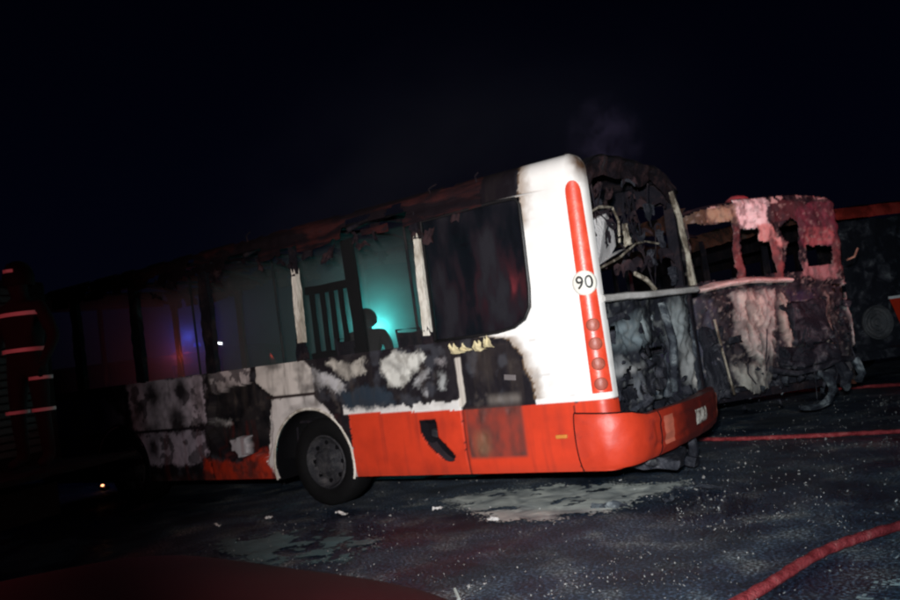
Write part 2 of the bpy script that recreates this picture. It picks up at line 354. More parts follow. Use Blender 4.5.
def side_colour(x,z):
    """colour + roughness of every point of the near side; the burn pattern of the photo"""
    n1=fbm(x*9,z*9,1)-.5; n2=fbm(x*9+50,z*9,2)-.5; n3=fbm(x*40,z*40,3,3)-.5
    wx=x+.10*n1+.03*n3; wz=z+.09*n2+.03*n3
    sx=x+.012*n3; sz=z+.008*n3
    C=np.zeros(x.shape+(4,))
    g=fbm(x*6,z*6,12)
    C[...]=(.012,.010,.013,.85)
    gr=np.clip((g-.56)*8,0,1)[...,None]
    C=C*(1-gr)+np.array([.035,.036,.045,.7])*gr
    def put(mask,col,soft=1.0):
        mk=(mask.astype(float)*soft)[...,None]
        C[:]=C*(1-mk)+np.array(col)*mk
    js=[(hash2(np.round(x*997),np.round(z*997),300+q)-.5,hash2(np.round(x*997),np.round(z*997),330+q)-.5) for q in range(5)]
    lowj=[(fbm(x*5,z*5,400+q)-.5,fbm(x*5,z*5,430+q)-.5) for q in range(5)]
    def vis(k,amp=.035): return sum(inpoly(wx+amp*a[0]+.10*b[0],wz+amp*a[1]+.10*b[1],REG[k]).astype(float) for a,b in zip(js,lowj))/5
    # white and red paint of the tail
    bx=np.interp(z,[.9,1.0,1.22,1.37,1.45,1.55,1.6,1.64,2.3,2.55,3.0,3.3],[-.70,-.70,-.73,-.78,-.84,-.93,-1.3,-.9,-.9,-.60,-.60,-.57])
    d=(x-bx)+.13*(fbm(x*7,z*7,21)-.5)+.05*n3
    white=(d>0)&(z>.93)
    put(white,(.82,.80,.78,.32))
    ed=np.clip(1-np.abs(d-.02)/.11,0,1)*(z>.97)*(z<3.2)
    put(ed>0,(.40,.30,.18,.6),.0)
    mk=(ed*.75*(d>-.02))[...,None]; C[:]=C*(1-mk)+np.array((.22,.14,.08,.6))*mk
    # faint scratches on the white
    sc=(fbm(x*3,z*26,44)>.74)&white&(z<1.5)&(x<-.3); put(sc,(.45,.42,.4,.5),.5)
    top=np.clip((z-2.72)/.22,0,1)*np.clip((x+.13)/.13,0,1)*1.1
    mk=np.clip(top+ (fbm(x*6,z*6,91)-.5)*top*2,0,1)[...,None]; C[:]=C*(1-mk)+np.array((.09,.05,.03,.7))*mk
    belt=np.interp(x,[-3.0,-1.5,0],[.985,.93,.925])
    red=(sz<belt)&(sx>-2.93); put(red,(.60,.045,.016,.42))
    drk=np.clip((fbm(x*4,z*5,61)-.5)*3,0,1)*red; put(drk>0,(.3,.02,.012,.5),0.0)
    mk=(drk*.45)[...,None]; C[:]=C*(1-mk)+np.array((.33,.025,.012,.5))*mk
    strip=(sz>belt)&(wz<belt+.075+.03*n1*3)&(x<-1.52)&(x>-3.0); put(strip,(.72,.70,.68,.45))
    # pale patches where the coating still holds, over soot
    for k,c in (('blue',(.022,.034,.05,.5)),('blobA',(.62,.62,.58,.55)),('B1',(.48,.48,.5,.55)),('B2',(.5,.47,.42,.6)),('C1',(.35,.35,.36,.6)),('C2',(.28,.26,.27,.6)),('C3',(.35,.36,.36,.6)),('C4',(.4,.4,.42,.6)),
                ('L1',(.50,.43,.50,.6)),('L2',(.46,.39,.48,.6)),('L3',(.52,.47,.47,.6)),('L4',(.2,.15,.2,.6)),('fend2',(.55,.52,.5,.5))):
        put(vis(k),c)
    mott=np.clip((fbm(x*12,z*12,71)-.52)*6,0,1)*np.maximum(np.maximum(vis('blobA'),vis('B1')),vis('B2')); mk=(mott*.6)[...,None]; C[:]=C*(1-mk)+np.array((.2,.19,.17,.6))*mk
    put(inpoly(wx,wz,REG['hole']),(.007,.007,.009,.9))
    put(inpoly(sx+.04*n1,sz+.04*n2,REG['fend'])&(x<-2.93),(.68,.65,.63,.45))
    put(inpoly(x+.04*n1,z+.03*n2,REG['fw1']),(.66,.62,.58,.5))
    put((fbm(x*5,z*5,83)>.60)&((vis('L1')+vis('L2')+vis('L3'))>.5),(.06,.05,.06,.8),.8)
    for (cx,cz,r) in ((-6.2,1.4,.13),(-5.63,1.44,.14),(-5.75,1.08,.14),(-6.5,1.25,.08),(-6.3,.75,.1)):
        put(np.clip(1.5-np.sqrt((wx-cx)**2+((wz-cz)*.8)**2)/r*1.1,0,1),(.02,.016,.02,.9),.9)
    put(vis('redF'),(.4,.03,.012,.5)); put(inpoly(wx,wz,REG['gp']),(.42,.42,.45,.5)); put(vis('s1'),(.5,.5,.5,.6)); put(vis('s2'),(.5,.5,.5,.6))
    rf=vis('redF'); mk=(np.clip((fbm(x*8,z*8,77)-.42)*4,0,1)*rf*.8)[...,None]; C[:]=C*(1-mk)+np.array((.03,.02,.02,.8))*mk
    # smears of soot over every pale patch away from the white tail
    sm=np.clip((fbm(x*3.5,z*5,510)-.44)*3.2,0,1)*(x<-1.55)*np.clip((z-belt)*8+(x<-2.93)*2,0,1)
    mk=(sm*.72)[...,None]; C[:]=C*(1-mk)+np.array((.03,.026,.028,.75))*mk
    st_=np.clip((fbm(x*14,z*1.6,520)-.55)*5,0,1)*np.clip((z-belt)*4,0,1)*(x<-.75)
    mk=(st_*.45)[...,None]; C[:]=C*(1-mk)+np.array((.05,.04,.035,.75))*mk
    # drips and dirt on the red skirt and the lower white
    dr=np.clip((fbm(x*16,z*1.3,530)-.52)*4,0,1)*(z<belt); mk=(dr*.35)[...,None]; C[:]=C*(1-mk)+np.array((.16,.02,.015,.55))*mk
    dr=np.clip((fbm(x*9,z*9,540)-.60)*5,0,1)*np.clip((1.6-z)*1.5,0,1)*(z>=belt); mk=(dr*.22)[...,None]; C[:]=C*(1-mk)+np.array((.3,.25,.22,.55))*mk
    ab=(np.clip((z-2.72)/.06,0,1)*np.clip((-.58-x)/.05,0,1)*.8)[...,None]; C[:]=C*(1-ab)+np.array((.006,.004,.006,.9))*ab
    # seams
    for xs_ in (-6.82,-5.21,-1.51,-.34):
        put((np.abs(sx-xs_)<.012)&(z<1.6)&((xs_<-.4)|(z<.9)),(.015,.012,.012,.8),.85)
    put((np.abs(sz-(1.225+.0*x))<.012)&(x<-3.38)&(x>-4.25),(.03,.02,.02,.8))
    put((np.abs(sz-.96)<.014)&(x<-5.2),(.02,.015,.02,.8))
    # burnt engine flap: film over the red, soot above it
    hf=inpoly(x,z,REG['hfilm']); f1=fbm(x*5,z*3,31)
    def box_soft(x0,x1,z0,z1,w=.03): return np.clip((x-x0)/w,0,1)*np.clip((x1-x)/w,0,1)*np.clip((z-z0)/w,0,1)*np.clip((z1-z)/w,0,1)
    hf=box_soft(-1.5,-.84,.46,.96,.02+.03*f1); mk=(hf*np.clip(.72+1.3*(f1-.4),.4,.95))[...,None]; C[:]=C*(1-mk)+np.array((.065,.032,.028,.6))*mk
    mk=(box_soft(-1.45,-1.2,.46,.76,.09)*.45)[...,None]; C[:]=C*(1-mk)+np.array((.2,.13,.07,.6))*mk
    up=(x>-1.5)&(x<-.8)&(z>.94)&(z<1.5)&(d<0)
    mk=(up*np.clip((f1-.5)*4,0,1)*.3)[...,None]; C[:]=C*(1-mk)+np.array((.06,.045,.04,.7))*mk
    mk=(box_soft(-1.24,-.83,.93,1.07,.06)*.7*f1*1.4)[...,None]; C[:]=C*(1-mk)+np.array((.22,.19,.17,.6))*mk
    put(inpoly(sx,sz,REG['edge']),(.55,.5,.45,.5))
    # grime towards the skirt
    gm=np.clip((.42-z)/.1,0,1)*(.3+.7*fbm(x*6,z*6,55)); mk=(gm*.35)[...,None]; C[:]=C*(1-mk)+np.array((.12,.03,.02,.7))*mk
    put(inpoly(sx,sz,REG['fuel']),(.006,.005,.007,.9))
    return C

bus=thing('burnt_bus','burnt white and red city bus with 90 on its tail stripe','bus')

def side_panel():
    st=.0165
    xs=list(np.arange(-9.0,-RC-.01,st))+[-RC]+[-RC+.13*PI/2*k/10 for k in range(1,11)]+[.09,.12]
    zs=list(np.arange(.33,.93,st))+list(np.arange(.935,1.585,st))+[1.588]
    X,Z=np.meshgrid(np.array(xs),np.array(zs))
    C=side_colour(X,Z)
    # relief: recesses of the burnt cavity, fuel flap, dents, seams, crumpled soot sheet
    n=fbm(X*3,Z*3,101)-.5; n3=fbm(X*11,Z*11,102)-.5
    sooty=(C[...,3]>.58)&(Z<1.54)
    D=-.012*n*(X<-1.5)
    D+= sooty*(.03*n3+.03*n)*(X<-.6)
    wx=X+.10*(fbm(X*9,Z*9,1)-.5); wz=Z+.09*(fbm(X*9+50,Z*9,2)-.5)
    hole=inpoly(wx,wz,REG['hole'])&~inpoly(wx,wz,REG['gp']); D-=hole*(.10+.06*n3)
    D-=inpoly(-1.86+(X+1.86)/.8,.68+(Z-.68)/.86,REG['fuel'])*.06
    for xs_ in (-6.82,-5.21,-1.51): D-=(np.abs(X-xs_)<.012)*.012
    D-=(np.abs(Z-1.225)<.012)*(X<-3.38)*(X>-4.25)*.012
    edgeblob=inpoly(wx,wz,REG['blobA'])|inpoly(wx,wz,REG['B1'])|inpoly(wx,wz,REG['B2']); D+=edgeblob*.012
    D+=inpoly(X,Z,REG['fw1'])*.012
    belt=np.interp(X,[-3.0,-1.5,0],[.985,.93,.925]); D-=(np.abs(Z-belt)<.008)*(X>-2.9)*.006
    cx,cz,r=-3.53,.48,.575
    cx2=-7.0  # front wheel
    ny,nx=X.shape; V=[];idx=np.arange(ny*nx).reshape(ny,nx)
    for j in range(ny):
        for i in range(nx):
            x,z=X[j,i],Z[j,i]
            for c in (cx,cx2):
                dx,dz=x-c,z-cz; dd=math.hypot(dx,dz)
                if abs(dd-r)<st*.75 and dd>0: x=c+dx/dd*r; z=cz+dz/dd*r
            V.append(wrap(x,z,D[j,i]))
    F=[]
    for j in range(ny-1):
        for i in range(nx-1):
            x=(X[j,i]+X[j+1,i+1])/2; z=(Z[j,i]+Z[j+1,i+1])/2
            if math.hypot(x-cx,z-cz)<r or math.hypot(x-cx2,z-cz)<r: continue
            F.append((idx[j,i],idx[j,i+1],idx[j+1,i+1],idx[j+1,i]))
    return mesh('side_panel',V,F,SKIN,bus,True,C.reshape(-1,4))
side_panel()

def quarter_panel():
    zs=list(np.arange(1.588,3.2,.02)); nu=64
    zk=[1.588,1.60,1.64,1.70,1.8,1.94,2.4,2.7,2.76,3.3]; xk=[-1.3,-1.0,-.76,-.68,-.63,-.61,-.60,-.60,-.60,-.60]
    X=[];Z=[]
    for z in zs:
        x0=float(np.interp(z,zk,xk))
        if z>2.78: x0=-1.0
        for i in range(nu+1): X.append(x0+(.11-x0)*i/nu); Z.append(z)
    X=np.array(X).reshape(len(zs),nu+1);Z=np.array(Z).reshape(X.shape)
    C=side_colour(X,Z)
    n=fbm(X*6,Z*6,140)-.5; D=-.02*(C[...,3]>.6)*np.abs(n)
    V=[wrap(X[j,i],Z[j,i],D[j,i]) for j in range(X.shape[0]) for i in range(nu+1)]
    F=[(j*(nu+1)+i,j*(nu+1)+i+1,(j+1)*(nu+1)+i+1,(j+1)*(nu+1)+i) for j in range(X.shape[0]-1) for i in range(nu)]
    return mesh('quarter_panel',V,F,SKIN,bus,True,C.reshape(-1,4))
quarter_panel()

# tail stripe: red band up the corner with lamps and a number disc
def stripe():
    out=[]; n=40
    zb,zt=.985,2.80
    V=[];F=[]
    for j in range(n+1):
        z=zb+(zt-zb)*(j/(n-12)*.945 if j<n-12 else .945+.055*math.sin((j-n+12)/12*PI/2))
        w=.066+.022*(2.8-z)/1.8
        rem=zt-z
        if rem<.10: w=.066*math.sqrt(max(0.0,1-((.10-rem)/.10)**2))
        lean=-.058+ .012*(z-1)/1.8- .03*(z-.98)/1.8
        for i in range(9): V.append(wrap(lean-w+2*w*i/8,z,.006))
    for j in range(n):
        for i in range(8): F.append((j*9+i,j*9+i+1,(j+1)*9+i+1,(j+1)*9+i))
    st=mesh('tail_stripe',V,F,charmat('faded_red_stripe',[(.0,(.42,.03,.015)),(.5,(.62,.05,.02)),(.8,(.7,.12,.06))],6,.35,bump=.05),bus,True)
    lensm=charmat('dull_lamp_lens',[(.0,(.2,.035,.025)),(.5,(.32,.07,.045)),(.8,(.45,.15,.1))],9,.45,bump=.1)
    def disc(name,s0,z0,r,mat,parent,off=.01,rings=6,dome=.0,ns=28):
        V=[wrap(s0,z0,off+dome)];F=[]
        for q in range(1,rings+1):
            for k in range(ns):
                a=2*PI*k/ns; rr=r*q/rings
                V.append(wrap(s0+rr*math.cos(a),z0+rr*math.sin(a),off+dome*math.cos(q/rings*PI/2)))
        for k in range(ns): F.append((0,1+k,1+(k+1)%ns))
        for q in range(rings-1):
            for k in range(ns):
                F.append((1+q*ns+k,1+(q+1)*ns+k,1+(q+1)*ns+(k+1)%ns,1+q*ns+(k+1)%ns))
        # rim down to the skin
        b=len(V)
        for k in range(ns):
            a=2*PI*k/ns; V.append(wrap(s0+r*math.cos(a),z0+r*math.sin(a),.002))
        l=1+(rings-1)*ns
        for k in range(ns): F.append((l+k,b+k,b+(k+1)%ns,l+(k+1)%ns))
        return mesh(name,V,F,mat,parent,True)
    for z in (1.56,1.40,1.23,1.06): disc('tail_lamp',-.062,z,.055,lensm,st,.010,5,.008)
    WD=pmat('number_disc_white',(.74,.70,.62),.5,var=.08,bump=0)
    nd=disc('number_disc',-.085,1.92,.105,WD,st,.012)
    cu=bpy.data.curves.new('digits','FONT'); cu.body='90'; cu.size=.155; cu.align_x='CENTER'; cu.align_y='CENTER'; cu.resolution_u=6; cu.offset=.002
    to=bpy.data.objects.new('digits_tmp',cu); COL.objects.link(to)
    bpy.context.view_layer.update()
    dg=bpy.context.evaluated_depsgraph_get(); me=bpy.data.meshes.new_from_object(to.evaluated_get(dg))
    bpy.data.objects.remove(to)
    bm=bmesh.new(); bm.from_mesh(me); bmesh.ops.triangulate(bm,faces=bm.faces[:])
    for v in bm.verts:
        v.co=Vector(wrap(-.085+v.co.x*.92,1.92+v.co.y,.017))
    me2=bpy.data.meshes.new('digits'); bm.to_mesh(me2); bm.free(); me2.materials.append(BLACKP)
    link(bpy.data.objects.new('digits',me2),nd)
stripe()

# windows on the near side
TOPZ=2.76
mb=MB()
outline=[(-1.70,1.6),(-1.3,1.6),(-1.0,1.605),(-.82,1.63),(-.70,1.69),(-.635,1.79),(-.615,1.95),(-.605,2.4),(-.60,2.70),(-.64,2.76),(-.9,2.77),(-1.3,2.76),(-1.70,2.75)]
mb.tube([(x,-.012,z) for x,z in outline]+[(-1.70,-.012,1.6)],.017,6)
mb.build('window_seal',RUBBER,bus,True)
gv=[(x,.02,z) for x,z in outline]
mesh('rear_window',gv+[(x,.026,z) for x,_,z in gv],[tuple(range(len(gv)))[::-1],tuple(range(len(gv),2*len(gv)))],GLASS_S,bus)
# pillars
PW=charmat('scorched_white_pillar',[(.0,(.12,.1,.08)),(.42,(.4,.36,.3)),(.55,(.66,.63,.56)),(.8,(.75,.72,.66))],7,.55,stretch=(1,1,.4))
def pillar(x,w,z0,z1,mat,lean=0,amp=.006):
    mb=MB()
    def fn(u,v):
        z=z0+(z1-z0)*v; ww=w*(1-.25*v**4)
        return (x+lean*v+(u-.5)*ww, -.012+.006*math.sin(v*9), z+ (.06*math.sin(u*11+x*7) if v==1 else 0))
    mb.sheet(fn,4,24); mb.sheet(lambda u,v:(fn(1-u,v)[0],.055,fn(u,v)[2]),4,24)
    mb.sheet(lambda u,v:(fn(0,v)[0],-.012+.067*(1-u),fn(0,v)[2]),1,24); mb.sheet(lambda u,v:(fn(1,v)[0],-.012+.067*u,fn(1,v)[2]),1,24)
    return mb.build('pillar',mat,bus,False,amp,9)
pillar(-1.80,.085,1.66,2.62,PW,.02); pillar(-3.50,.075,1.78,2.55,PW,.02)
pillar(-1.80,.13,1.585,1.70,CHAR); pillar(-3.52,.11,1.585,1.80,CHAR,amp=.015); pillar(-3.49,.06,2.5,2.8,CHAR,amp=.01)
pillar(-1.79,.10,2.6,2.82,CHAR,amp=.012)
for x in (-5.0,-6.40,-7.75,-8.9): pillar(x,.17 if x!=-8.9 else .2,1.585,2.82,CHAR,amp=.014)

# burnt upper side (cant rail) and roof skeleton
def rail(y_sign,name):
    mb=MB(); rng=random.Random(11)
    def fn(u,v):
        x=-.98-8.0*u if y_sign<0 else -.05-8.95*u
        z=2.78+.33*v
        hole=mnoise.noise(Vector((x*2.1,z*3,1)))
        off=.015*hole+ .012*mnoise.noise(Vector((x*9,z*9,4)))-.02*(.3<v<.42)+.02*(v<.12)
        if v==0: z+=.05*mnoise.noise(Vector((x*1.7,0,2)))+.03*(mnoise.noise(Vector((x*9,0,2)))>.2)-.03
        if v>.95: z+= .05*mnoise.noise(Vector((x*4,1,7)))
        p=wrap(min(x,-RC-.01),z-.0,off)
        return p if y_sign<0 else (p[0],2.45-p[1],p[2])
    mb.sheet(fn,260,9)
    mb.F=[f for f in mb.F if not (mnoise.noise(Vector(mb.V[f[0]])*Vector((1,1,1)).length*1.9)>.16+ (.25 if .3<(mb.V[f[0]][2]-2.78)/.3<.75 else 0) and mb.V[f[0]][0]<-1.3)]
    return mb.build(name,RAILM if y_sign<0 else CHAR,bus,True)
rail(-1,'roof_rail'); rail(1,'roof_rail')
# torn scraps hanging along the rail
rng=random.Random(5)
for k in range(20):
    mb=MB()
    x=rng.uniform(-6.6,-1.2); z=rng.uniform(2.66,2.84); l=rng.uniform(.05,.2); w=rng.uniform(.02,.07)
    a=rng.uniform(-.5,.5)
    mb.sheet(lambda u,v:(x+(u-.5)*l+.02*math.sin(v*5+k),-.01-.03*math.sin(u*6+k)*v, z-w*v*2+a*(u-.5)*l+.015*math.sin(u*13+k)),6,3)
    mb.build('torn_trim',RUSTD,bus,False)
for k in range(3):
    mb=MB(); x=rng.uniform(-4.3,-1.0); z=rng.uniform(3.0,3.06); h=rng.uniform(.03,.10)
    mb.tube([(x,.05,z-.05),(x+rng.uniform(-.03,.03),.05,z+h*.5),(x+rng.uniform(-.07,.07),.07,z+h)],.008,5)
    mb.build('bent_bracket',RUSTD,bus)
def bow(x,mat,r=.028,sag=0):
    mb=MB(); pts=[]
    for k in range(17):
        t=k/16; y=.06+2.33*t; z=2.86+.2*(1-abs(2*t-1)**3.2)-sag*math.sin(t*PI)
        pts.append((x+.02*math.sin(k*1.7),y,z))
    mb.tube(pts,r,6); return mb.build('roof_bow',mat,bus,True)
for i,x in enumerate((-.06,-.9,-1.8,-2.7,-3.5,-4.3,-5.0,-5.8,-6.6,-7.5,-8.3,-8.95)): bow(x,CHAR,.028,.0 if i<1 else .04*math.sin(i*2.3)+.03)
# roof skin, burned through in many places
def roofskin():
    st=.06; xs=np.arange(-8.95,-.0,st); ys=np.arange(.18,2.28,st)
    X,Y=np.meshgrid(xs,ys); I=(fbm(X*1.3,Y*1.3,200)>.50)|(X>-.75)
    V=[];F=[];ix=-np.ones(X.shape,int)
    for j in range(X.shape[0]-1):
        for i in range(X.shape[1]-1):
            if I[j,i]:
                f=[]
                for a,c in ((j,i),(j,i+1),(j+1,i+1),(j+1,i)):
                    if ix[a,c]<0:
                        t=(Y[a,c]-.06)/2.33; ix[a,c]=len(V)
                        V.append((X[a,c],Y[a,c],2.895+.2*(1-abs(2*t-1)**3.2)-(.05 if X[a,c]<-.8 else 0)+.03*mnoise.noise(Vector((X[a,c]*3,Y[a,c]*3,0)))))
                    f.append(ix[a,c])
                F.append(f)
    mesh('roof',V,F,CHAR,bus,True)
roofskin()
# far side: low wall, pillars
mb=MB()
mb.sheet(lambda u,v:(-8.95*u-.05,2.43+.02*mnoise.noise(Vector((u*30,v*4,5))),.33+1.25*v+(.05*mnoise.noise(Vector((u*40,3,1))) if v==1 else 0)),160,12)
mb.build('far_side_panel',CHAR,bus,True)
for x in (-.15,-1.8,-3.5,-4.6,-5.75,-7.2,-8.8):
    MB().box((x,2.41,2.2),(.11,.05,1.25)).build('far_pillar',CHAR,bus,False,.012,8,3)
# window guard with bars, just inside the near side
mb=MB()
for x in (-3.74,-3.58,-3.44,-3.30): mb.box((x,.5,1.98),(.055,.03,.80),(0,-.0,0))
mb.box((-3.5,.5,2.37),(.66,.03,.09)); mb.box((-3.10,.5,2.2),(.15,.04,1.3),(0,-.03,0)); mb.box((-3.5,.5,1.6),(.66,.03,.12))
mb.build('window_guard',VOID,bus,False,.012,6,2)
# floor, bulkheads
mb=MB().box((-4.6,1.22,.42),(8.6,.96,.10))
for y in (.38,2.06):
    for xa,xb in ((-8.9,-7.62),(-6.38,-4.15),(-2.9,-.3)): mb.box(((xa+xb)/2,y,.42),(xb-xa,.70,.098))
mb.build('floor',CHAR,bus,False,.006,3,4)
MB().box((-1.35,1.22,1.0),(.06,2.3,1.1)).build('engine_bulkhead',ASHD,bus,False,.03,3,6)
# front end, barely lit
mb=MB()
mb.sheet(lambda u,v:(-9.02-.12*math.sin(u*PI)-.0*v,.02+2.41*u,.33+1.2*v),20,10)
mb.box((-9.08,1.22,2.95),(.14,2.3,.25)); mb.tube([(-9.1,1.22,1.5),(-9.06,1.22,2.9)],.04)
mb.build('front_panel',CHAR,bus,False,.02,3)
# seats, burnt down to frames and scorched shells
def seat(x,y,parent=bus,h=.0):
    mb=MB(); z=.47+h
    for s in (-.18,.18): mb.tube([(x+s,y-.2,z),(x+s*.9,y-.2,z+.42),(x-.22,y-.2,z+.46),(x-.28,y-.2,z+1.05),(x-.28,y+.2,z+1.05),(x-.22,y+.2,z+.46),(x+s*.9,y+.2,z+.42),(x+s,y+.2,z)],.014,5)
    mb.box((x,y,z+.44),(.42,.42,.03),(0,.06,0)); mb.box((x-.24,y,z+.76),(.025,.40,.52),(0,-.1,0))
    return mb.build('seat',CHAR,parent,False,.02,7,1)
for x,y in ((-2.1,.45),(-2.1,2.0),(-2.95,.45),(-2.95,2.0),(-3.8,.45),(-5.9,.45),(-5.9,2.0),(-8.3,.5)): seat(x,y,bus,.25 if x>-3 else 0)
for x in (-2.5,-4.6,-6.2):
    MB().tube([(x,.75,.47),(x+.02,.75,1.6),(x-.01,.76,2.9)],.016,6).build('handrail',CHAR,bus,True)
# sagging wires and strips seen through the rear side window
rng=random.Random(8)
for k in range(16):
    mb=MB()
    x=rng.uniform(-1.6,-.4); y=rng.uniform(.3,2.0); z=rng.uniform(2.6,2.95); L=rng.uniform(.2,.8)
    mb.tube([(x,y,z),(x+rng.uniform(-.1,.1),y,z-L*.5),(x+rng.uniform(-.2,.2),y+.05,z-L)],rng.uniform(.006,.02),5)
    mb.build('hanging_strip',RUSTD,bus,False,.02,6)
for k in range(14):
    mb=MB()
    x=rng.uniform(-1.6,-.5); y=rng.uniform(.15,.6); z=rng.uniform(2.3,2.72)
    mb.box((x,y,z),(rng.uniform(.05,.2),.02,rng.uniform(.02,.06)),(rng.uniform(-.5,.5),rng.uniform(-.5,.5),0))
    mb.build('hanging_scrap',RUSTD,bus,False,.02,6,1)

# wheels
def wheel(x,y,face,parent,tr=.47,thk=.27,tm=TYRE,rm=RIM,rr=.29):
    """face=-1: outer side looks towards -y"""
    s=face
    prof=[(0,rr),(s*.02,rr+.03),(s*.035,tr-.12),(s*.02,tr-.03),(-s*.02,tr),(-s*(thk-.02),tr),(-s*thk,tr-.05),(-s*thk,rr)]
    w=bpy.data.objects.new('wheel',None); link(w,parent); w.location=(x,y,tr+.005)
    MB().lathe(prof,(0,0,0),'y',48).build('tyre',tm,w,True,.006,9)
    mb=MB().lathe([(s*.0,rr),(s*.012,rr-.015),(-s*.03,rr-.04),(-s*.055,rr-.09),(-s*.03,.15),(s*.005,.13),(s*.03,.115),(s*.03,.0)],(0,0,0),'y',40)
    for k in range(8):
        a=2*PI*k/8+.2; mb.box((.135*math.cos(a),s*.02,.135*math.sin(a)),(.024,.03,.024))
    mb.build('rim',rm,w,False)
    for k in range(8):
        mb=MB(); a=2*PI*k/8; mb.lathe([(s*.0,.0001),(s*.0,.024),(-s*.02,.024)],(.205*math.cos(a),-s*.045+s*.006,.205*math.sin(a)),'y',10)
        mb.build('vent_hole',VOID,w)
    return w
wheel(-3.47,.13,-1,bus); wheel(-3.47,2.32,1,bus); wheel(-7.0,.13,-1,bus); wheel(-7.0,2.32,1,bus)
for cx in (-3.53,-7.0):
    mb=MB()
    def lip(u,v):
        a=-.28+ (PI+.56)*u
        return (cx+(.575+.03*v)*math.cos(a), -.004-.012*math.sin(v*PI), max(.30,.48+(.575+.03*v)*math.sin(a)))
    mb.sheet(lip,48,4); mb.build('arch_lip',PW if cx>-5 else CHAR,bus,True,.004,8)
    mb=MB(); mb.sheet(lambda u,v:(cx+.57*math.cos(-.3+(PI+.6)*u),.02+.62*v,max(.3,.48+.57*math.sin(-.3+(PI+.6)*u))),40,5)
    mb.sheet(lambda u,v:(cx-.57+1.14*u,.66,.3+.8*v),4,4)
    mb.build('wheel_well',VOID,bus,True)
# peeled paint curls, marker lamp, bolts
def curl(x,z,w,h,ph):
    mb=MB(); mb.sheet(lambda u,v:(x+(u-.5)*w*(1-.5*v)+.01*math.sin(v*6+ph),-.02-.05*math.sin(v*1.9)-.02*u,z+h*v*(1-.4*abs(math.sin(u*5+ph)))),8,8)
    return mb.build('paint_curl',CREAM,bus,False,.012,18)
for a in ((-1.45,1.46,.19,.10,0),(-1.35,1.47,.12,.09,1.3),(-1.20,1.46,.16,.11,2.2),(-1.09,1.48,.13,.13,3.4)): curl(*a)
mb=MB(); mb.box((-.49,-.012,.64),(.11,.03,.035),bev=.01); mb.build('marker_lamp',pmat('amber_lens',(.55,.2,.04),.3,bump=.1),bus)
mb=MB(); mb.box((-.93,-.012,1.19),(.12,.012,.05),(0,.12,0),.004); mb.build('torn_handle',pmat('sooty_plate',(.14,.12,.12),.6),bus)
# fuel flap hanging out of its recess
mb=MB(); mb.sheet(lambda u,v:(-1.93+.10*u+.22*v**1.4,-.015-.05*v,.66-.18*v-.015*math.sin(u*3)),6,8)
mb.build('fuel_flap',pmat('charred_plastic',(.02,.016,.02),.4,bump=.3),bus,True,.01,10)
mb=MB(); mb.box((-1.87,.03,.73),(.07,.05,.07),(.2,.3,0),.01); mb.build('filler_cap',RIM,bus)

# ---- rear of the bus
POST=charmat('pale_scorched_post',[(.0,(.02,.016,.014)),(.45,(.10,.08,.06)),(.55,(.34,.30,.24)),(.8,(.5,.46,.38))],9,.6,stretch=(1,1,.5))
mb=MB(); mb.tube([(-.05,2.25,2.86),(-.02,2.32,2.6),(0,2.36,2.2),(0,2.38,1.85)],[.035,.03,.03,.045],8); mb.build('rear_post',POST,bus,False,.015,10,1)
mb=MB()
def arcs(u,v):
    y=.12+2.25*u; z=3.07-.02*v-.20*abs(2*u-1)**5-.30*v*(.5+.4*mnoise.noise(Vector((u*6,0,3))))
    return (-.02-.05*v+.03*mnoise.noise(Vector((u*9,v*3,0))),y,z)
mb.sheet(arcs,50,8); mb.build('rear_roof_panel',RUSTD,bus,True,.02,6)
mb=MB()
mb.tube([(.0,.12,1.77),(.02,.6,1.775),(.03,1.2,1.78),(.03,1.9,1.79),(.02,2.42,1.80)],.032,8)
mb.build('rear_ledge',charmat('scraped_aluminium',[(.0,(.12,.11,.11)),(.4,(.4,.38,.36)),(.6,(.75,.72,.7)),(.8,(.8,.78,.76))],3,.35,metal=.0,stretch=(1,.6,1),bump=.1),bus,False,.008,6,1)
# hanging white panel scrap
wp=[(-.15,.20,2.42),(-.12,.71,2.56),(-.15,.90,2.47),(-.16,.92,2.27),(-.15,.76,2.18),(-.12,1.02,2.235),(-.08,.62,2.15),(-.05,.24,2.06),(-.08,.22,2.2)]
mb=MB(); mb.add([(p[0],p[1],p[2]) for p in wp]+[(p[0]-.05,p[1],p[2]) for p in wp],[tuple(range(9)),tuple(range(9,18))[::-1]]+[(i,(i+1)%9,(i+1)%9+9,i+9) for i in range(9)])
mb.build('hanging_panel',charmat('scorched_white_panel',[(.0,(.10,.09,.09)),(.36,(.3,.28,.28)),(.48,(.62,.6,.6)),(.8,(.75,.73,.72))],5,.5),bus,False,0)
mb=MB(); mb.tube([(-.1,.16,2.5),(-.08,.5,2.60),(-.1,.82,2.62),(-.12,.97,2.5),(-.14,.98,2.3)],.012,6)
mb.tube([(-.05,.2,2.03),(-.05,.7,2.13),(-.03,1.1,2.27),(-.1,1.5,2.33),(-.1,1.9,2.3)],.010,6)
mb.tube([(-.02,.95,1.98),(.02,1.1,1.92),(.02,1.3,1.84)],.022,6)
mb.build('bent_frame_tube',POST,bus,False,.02,6)
rng=random.Random(21)
for k in range(40):
    mb=MB()
    y=rng.uniform(.5,2.3); z=rng.uniform(2.0,2.95); x=rng.uniform(-.5,-.05); s=rng.uniform(.04,.2)
    mb.sheet(lambda u,v:(x+.06*math.sin(u*4+k),y+(u-.5)*s,z+(v-.5)*s*.6+.04*math.sin(u*7+k)),5,4)
    mb.build('roof_lining_scrap',RUSTD if k%7 else ASHD,bus,False,.04,5)
